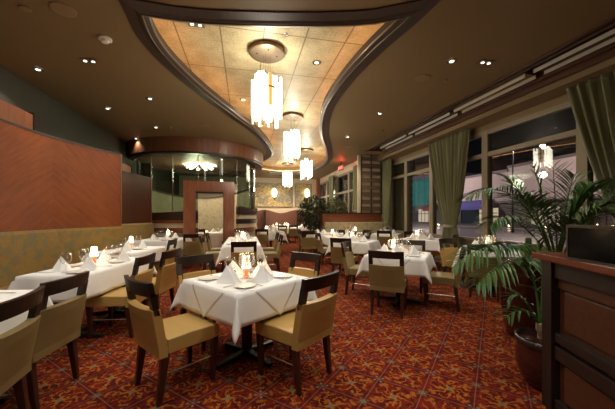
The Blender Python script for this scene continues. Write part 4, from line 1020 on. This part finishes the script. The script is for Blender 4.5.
FR = [  # (base, arch, tip, leaflets, length, droop)
 ((553, 262, 3.3), (520, 165, 3.3), (466, 198, 3.2), 30, .36, .75), ((555, 262, 3.3), (505, 195, 3.0), (490, 228, 2.9), 26, .30, .7),
 ((550, 268, 3.3), (500, 222, 2.8), (452, 268, 2.7), 30, .34, .6), ((548, 272, 3.2), (515, 240, 2.6), (476, 286, 2.5), 28, .34, .7),
 ((556, 262, 3.4), (545, 200, 3.6), (533, 166, 3.6), 10, .20, .1), ((557, 262, 3.4), (556, 205, 3.4), (553, 166, 3.3), 16, .30, .2),
 ((558, 262, 3.3), (585, 155, 3.1), (640, 200, 2.9), 34, .38, .9), ((560, 262, 3.4), (600, 190, 3.4), (650, 180, 3.4), 28, .36, .6),
 ((556, 262, 3.5), (525, 185, 3.9), (500, 175, 4.1), 26, .34, .6), ((559, 262, 3.2), (590, 200, 2.9), (612, 215, 2.8), 26, .34, .8),
 ((555, 262, 3.2), (570, 215, 3.0), (590, 188, 3.0), 22, .34, .35), ((552, 262, 3.1), (540, 215, 2.8), (528, 200, 2.7), 22, .32, .4),
 ((556, 262, 3.2), (560, 225, 2.9), (575, 222, 2.8), 20, .30, .6),
 ((554, 262, 3.4), (535, 190, 3.3), (508, 196, 3.2), 24, .32, .5), ((558, 262, 3.5), (575, 190, 3.7), (598, 182, 3.7), 26, .34, .5),
 ((556, 262, 3.3), (548, 222, 3.2), (538, 206, 3.1), 22, .30, .3), ((560, 262, 3.4), (580, 215, 3.4), (604, 206, 3.3), 24, .34, .5),
 ((551, 266, 3.2), (522, 232, 2.9), (497, 252, 2.8), 24, .30, .7), ((558, 262, 3.3), (566, 195, 3.2), (574, 176, 3.1), 20, .28, .3)]
for k, (b_, c_, t_, n, L, dr) in enumerate(FR): frond(pl, A(*b_), A(*t_), A(*c_), int(n * .95), L * 1.18, .021, dr, k)
p2 = empty('small_palm', (2.34, 1.90, .34)); tag(p2, 'thin young palm growing in the squat planter', 'palm')
O = Vector((2.34, 1.90, .34))
m = MB(); m.tube([(0, 0, 0), (.0, .0, .12)], [.02, .016], 8); m.tube([(0, 0, .1), (0, 0, .16)], [.028, .03], 8); m.build('stem', M['pale_stem'], p2)
for k, (c_, t_, n) in enumerate([((520, 285, 2.4), (508, 300, 2.4), 6), ((525, 300, 2.35), (505, 318, 2.3), 5), ((535, 260, 2.5), (520, 262, 2.5), 7), ((545, 270, 2.45), (538, 240, 2.45), 7)]):
    frond(p2, (0, 0, .14), A(*t_), A(*c_), n, .22, .020, .6, 40 + k)
def tree(x, y, zb, zt, rad, label, mat, n, seed, trunk=True, parent_pot=True):
    r = empty('indoor_tree', (x, y, 0)); rnd = random.Random(seed); m = MB()
    cz, hz = (zb + zt) / 2, (zt - zb) / 2
    for k in range(n):
        while True:
            v = Vector([rnd.uniform(-1, 1) for _ in range(3)])
            if .15 < v.length < 1 and rnd.random() < v.length: break
        bump_ = 1 + .18 * math.sin(5 * math.atan2(v.y, v.x) + 3 * v.z)
        p = Vector((v.x * rad * bump_, v.y * rad * bump_, cz + v.z * hz)); d = (v + Vector([rnd.uniform(-.8, .8) for _ in range(3)]) + Vector((0, 0, -.25))).normalized()
        L = rnd.uniform(.10, .17); sd = d.cross(Vector((rnd.uniform(-1, 1), rnd.uniform(-1, 1), 1))).normalized() * L * .22
        nn = sd.cross(d).normalized() * L * .05
        m.add([p, p + d * L * .45 + sd + nn, p + d * L, p + d * L * .45 - sd + nn, p + d * L * .5], [(0, 1, 4), (1, 2, 4), (2, 3, 4), (3, 0, 4)])
    m.build('foliage', mat, r)
    m = MB(); m.tube([(0, 0, .5), (.02, .01, zb + .1), (0, .02, cz)], [.035, .03, .015], 7)
    for k in range(7):
        a = k * .9; m.tube([(0, .01, zb), (rad * .6 * math.cos(a), rad * .6 * math.sin(a), cz + hz * .3 * math.sin(k))], [.015, .005], 5)
    m.build('trunk', M['bark'], r); return tag(r, label, 'tree')
tree(2.80, 11.72, .80, 2.18, .58, 'dense dark green leafy tree in a pot behind the aisle chairs', M['ficus'], 1900, 1)
tree(4.0, 12.5, 1.30, 2.15, .45, 'paler leafy shrub just right of the dark green tree', M['ficus_pale'], 1100, 2)
pot('tree_planter', 2.80, 11.72, [(.22, 0), (.25, .05), (.33, .35), (.35, .62), (.35, .65)], 'dark wide planter under the leafy indoor tree')
pot('shrub_planter', 4.0, 12.5, [(.2, 0), (.22, .05), (.28, .5), (.30, 1.1), (.30, 1.12)], 'planter under the paler shrub behind the wood ledge')

# ---- host station at the right
r = empty('host_station', (2.12, 1.66, 0), R(-90 - 20.5))   # local +x runs along the front, towards the camera's right
m = MB(); m.box(0, 2.3, .04, .62, .04, 1.06); m.build('carcass', M['station'], r)
m = MB(); m.box(2.22, 2.3, 0, .62, 0, 1.06); m.build('corner_post', M['station_dark'], r, bevel=.004)
m = MB(); m.box(-.05, .05, -.015, .62, 0, 1.06); m.build('corner_post', M['station_dark'], r, bevel=.004)
for z0, z1, nm in ((.94, 1.06, 'rail'), (.50, .56, 'rail'), (.38, .47, 'rail'), (0, .10, 'plinth')):
    m = MB(); m.box(.06, 2.22, .0, .05, z0, z1); m.build(nm, M['station_dark'], r, bevel=.004)
for x0, x1 in ((.12, .95), (1.05, 2.2)):
    for z0, z1 in ((.60, .86), (.12, .36)):
        m = MB(); m.box(x0, x1, .02, .05, z0, z1); m.build('panel', M['station'], r, bevel=.006)
m = MB(); m.box(.06, 2.22, .022, .05, .87, .94); m.build('drawer_front', M['station'], r, bevel=.004)
m = MB(); m.box(-.075, 2.36, -.07, .68, 1.06, 1.105); m.build('worktop', M['station_top'], r, bevel=.006)
tag(r, 'dark wood host station with recessed panels at the right picture edge', 'cabinet')
r = empty('glass_screen_box', at(570, 254, 1.78)[:2] + (1.105,), R(-90 - 15))
m = MB(); m.box(0, .62, -.01, .0, .015, .195); m.build('dark_glass', M['black'], r)
m = MB(); m.box(-.012, .0, -.014, .012, 0, .21); m.box(-.012, .64, -.014, .012, .195, .212); m.box(.0, .64, -.014, .012, 0, .015); m.build('frame', M['pot_rim'], r)
m = MB(); m.box(0.005, .62, .01, .26, 0, .19); m.build('case', M['iron'], r)
tag(r, 'black glossy screen box standing on the host station top', 'monitor')

# ================================================================== OUTSIDE (night street)
b = MB(); b.box(6.25, 90, -30, 120, -.35, -.15); struct(b.build('floor_street', M['asphalt']))
b = MB(); b.box(5.9, 8.6, -30, 120, -.15, -.05); b.box(29, 90, -30, 120, -.15, -.06); struct(b.build('floor_sidewalk', simple('pavement', (.16, .15, .15), .8)))
def building(y0, y1, h, label, wall, shops, upper=(), x=32):
    r = empty('street_building', (x, y0, 0)); L = y1 - y0
    m = MB(); m.box(0, 12, 0, L, 3.0, h); m.build('upper_wall', wall, r)
    m = MB(); m.box(.1, 12, 0, L, -.1, 3.0); m.build('storefront', M['stone'], r)
    for (a, c, z0, z1, mt) in shops:
        m = MB(); m.box(.0, .12, a, c, z0, z1); w_ = m.build('window', M[mt], r)
        m = MB()
        for k in range(1, 4): m.box(-.05, .02, a + (c - a) * k / 4 - .05, a + (c - a) * k / 4 + .05, z0, z1)
        m.box(-.05, .02, a, c, (z0 + z1) / 2 + .3, (z0 + z1) / 2 + .4); m.build('window_bars', M['stone'], w_)
    for k, (z0, z1) in enumerate(upper):
        m = MB(); m.box(-.15, 0, 0, L, z0, z1); m.build('ledge', M['stone'], r)
    return tag(r, label, 'building')
bb = building(14, 30, 7.4, 'pinkish plaster building across the street with blue awning', M['pink_wall'], [(1, 4, .3, 2.5, 'shop_warm'), (6, 8, .3, 2.5, 'stone'), (10, 13, .4, 2.4, 'shop_warm')], [(3.0, 3.2), (7.3, 7.6)])
b2 = building(30, 44, 7.0, 'pink building across the street with dark storefronts', M['pink_wall'], [(1.5, 4.5, .4, 2.4, 'shop_warm'), (8, 11, .4, 2.4, 'stone')], [(3.0, 3.25), (6.9, 7.2)])
b3 = building(44, 66, 9.0, 'dark building across the street with teal lit windows', M['stone'], [(1, 5, .3, 2.6, 'shop_warm'), (1, 9, 3.4, 8.0, 'shop_teal'), (10, 17, .6, 7.0, 'shop_teal')], [(2.9, 3.2)])
def awning(y0, y1, z, mat, lab_):
    r = empty('awning', (31.98, y0, z)); L = y1 - y0
    m = MB(); m.add([(0, 0, 1.0), (0, L, 1.0), (-1.8, L, 0), (-1.8, 0, 0), (0, 0, .92), (0, L, .92), (-1.8, L, -.08), (-1.8, 0, -.08)], [(0, 1, 2, 3), (4, 7, 6, 5), (0, 4, 5, 1), (1, 5, 6, 2), (2, 6, 7, 3), (3, 7, 4, 0)]); m.build('canopy', mat, r)
    m = MB(); m.box(-1.82, -1.8, 0, L, -.40, 0); m.build('valance', mat, r)
    tag(r, lab_, 'awning')
awning(32, 38, 2.6, M['awning'], 'blue sloped awning across the street, right of the middle curtain')
awning(43, 45, 2.6, M['awning_red'], 'small red awning across the street, left of the middle curtain')
for (x, y, h, lab_) in ((12.2, 15.6, 7, 'dark street pole close to the right of the middle curtain'), (24, 22, 8, 'street lamp post on the far side of the road')):
    r = empty('street_pole', (x, y, -.15)); m = MB(); m.lathe([(.13, 0), (.12, .3), (.07, .5), (.05, h)], 12); m.build('pole', M['pole'], r)
    m = MB(); m.tube([(0, 0, h - .1), (.5, 0, h + .1), (1.1, 0, h + .05)], .03, 6); m.build('arm', M['pole'], r)
    m = MB(); m.box(.9, 1.3, -.08, .08, h - .04, h + .03); m.build('lamp_head', M['street_lamp'], r); tag(r, lab_, 'street lamp')
lamp('street_light', 'POINT', (25.1, 22, 7.4), 2600, (1, .70, .62), .3)
lamp('street_light', 'POINT', (25.1, 38, 7.4), 4200, (1, .70, .66), .3)
lamp('street_light', 'POINT', (20, 56, 7.4), 4000, (.6, .8, 1), .3)
lamp('street_light', 'POINT', (13.3, 15.6, 6.6), 500, (.8, .7, 1), .3)
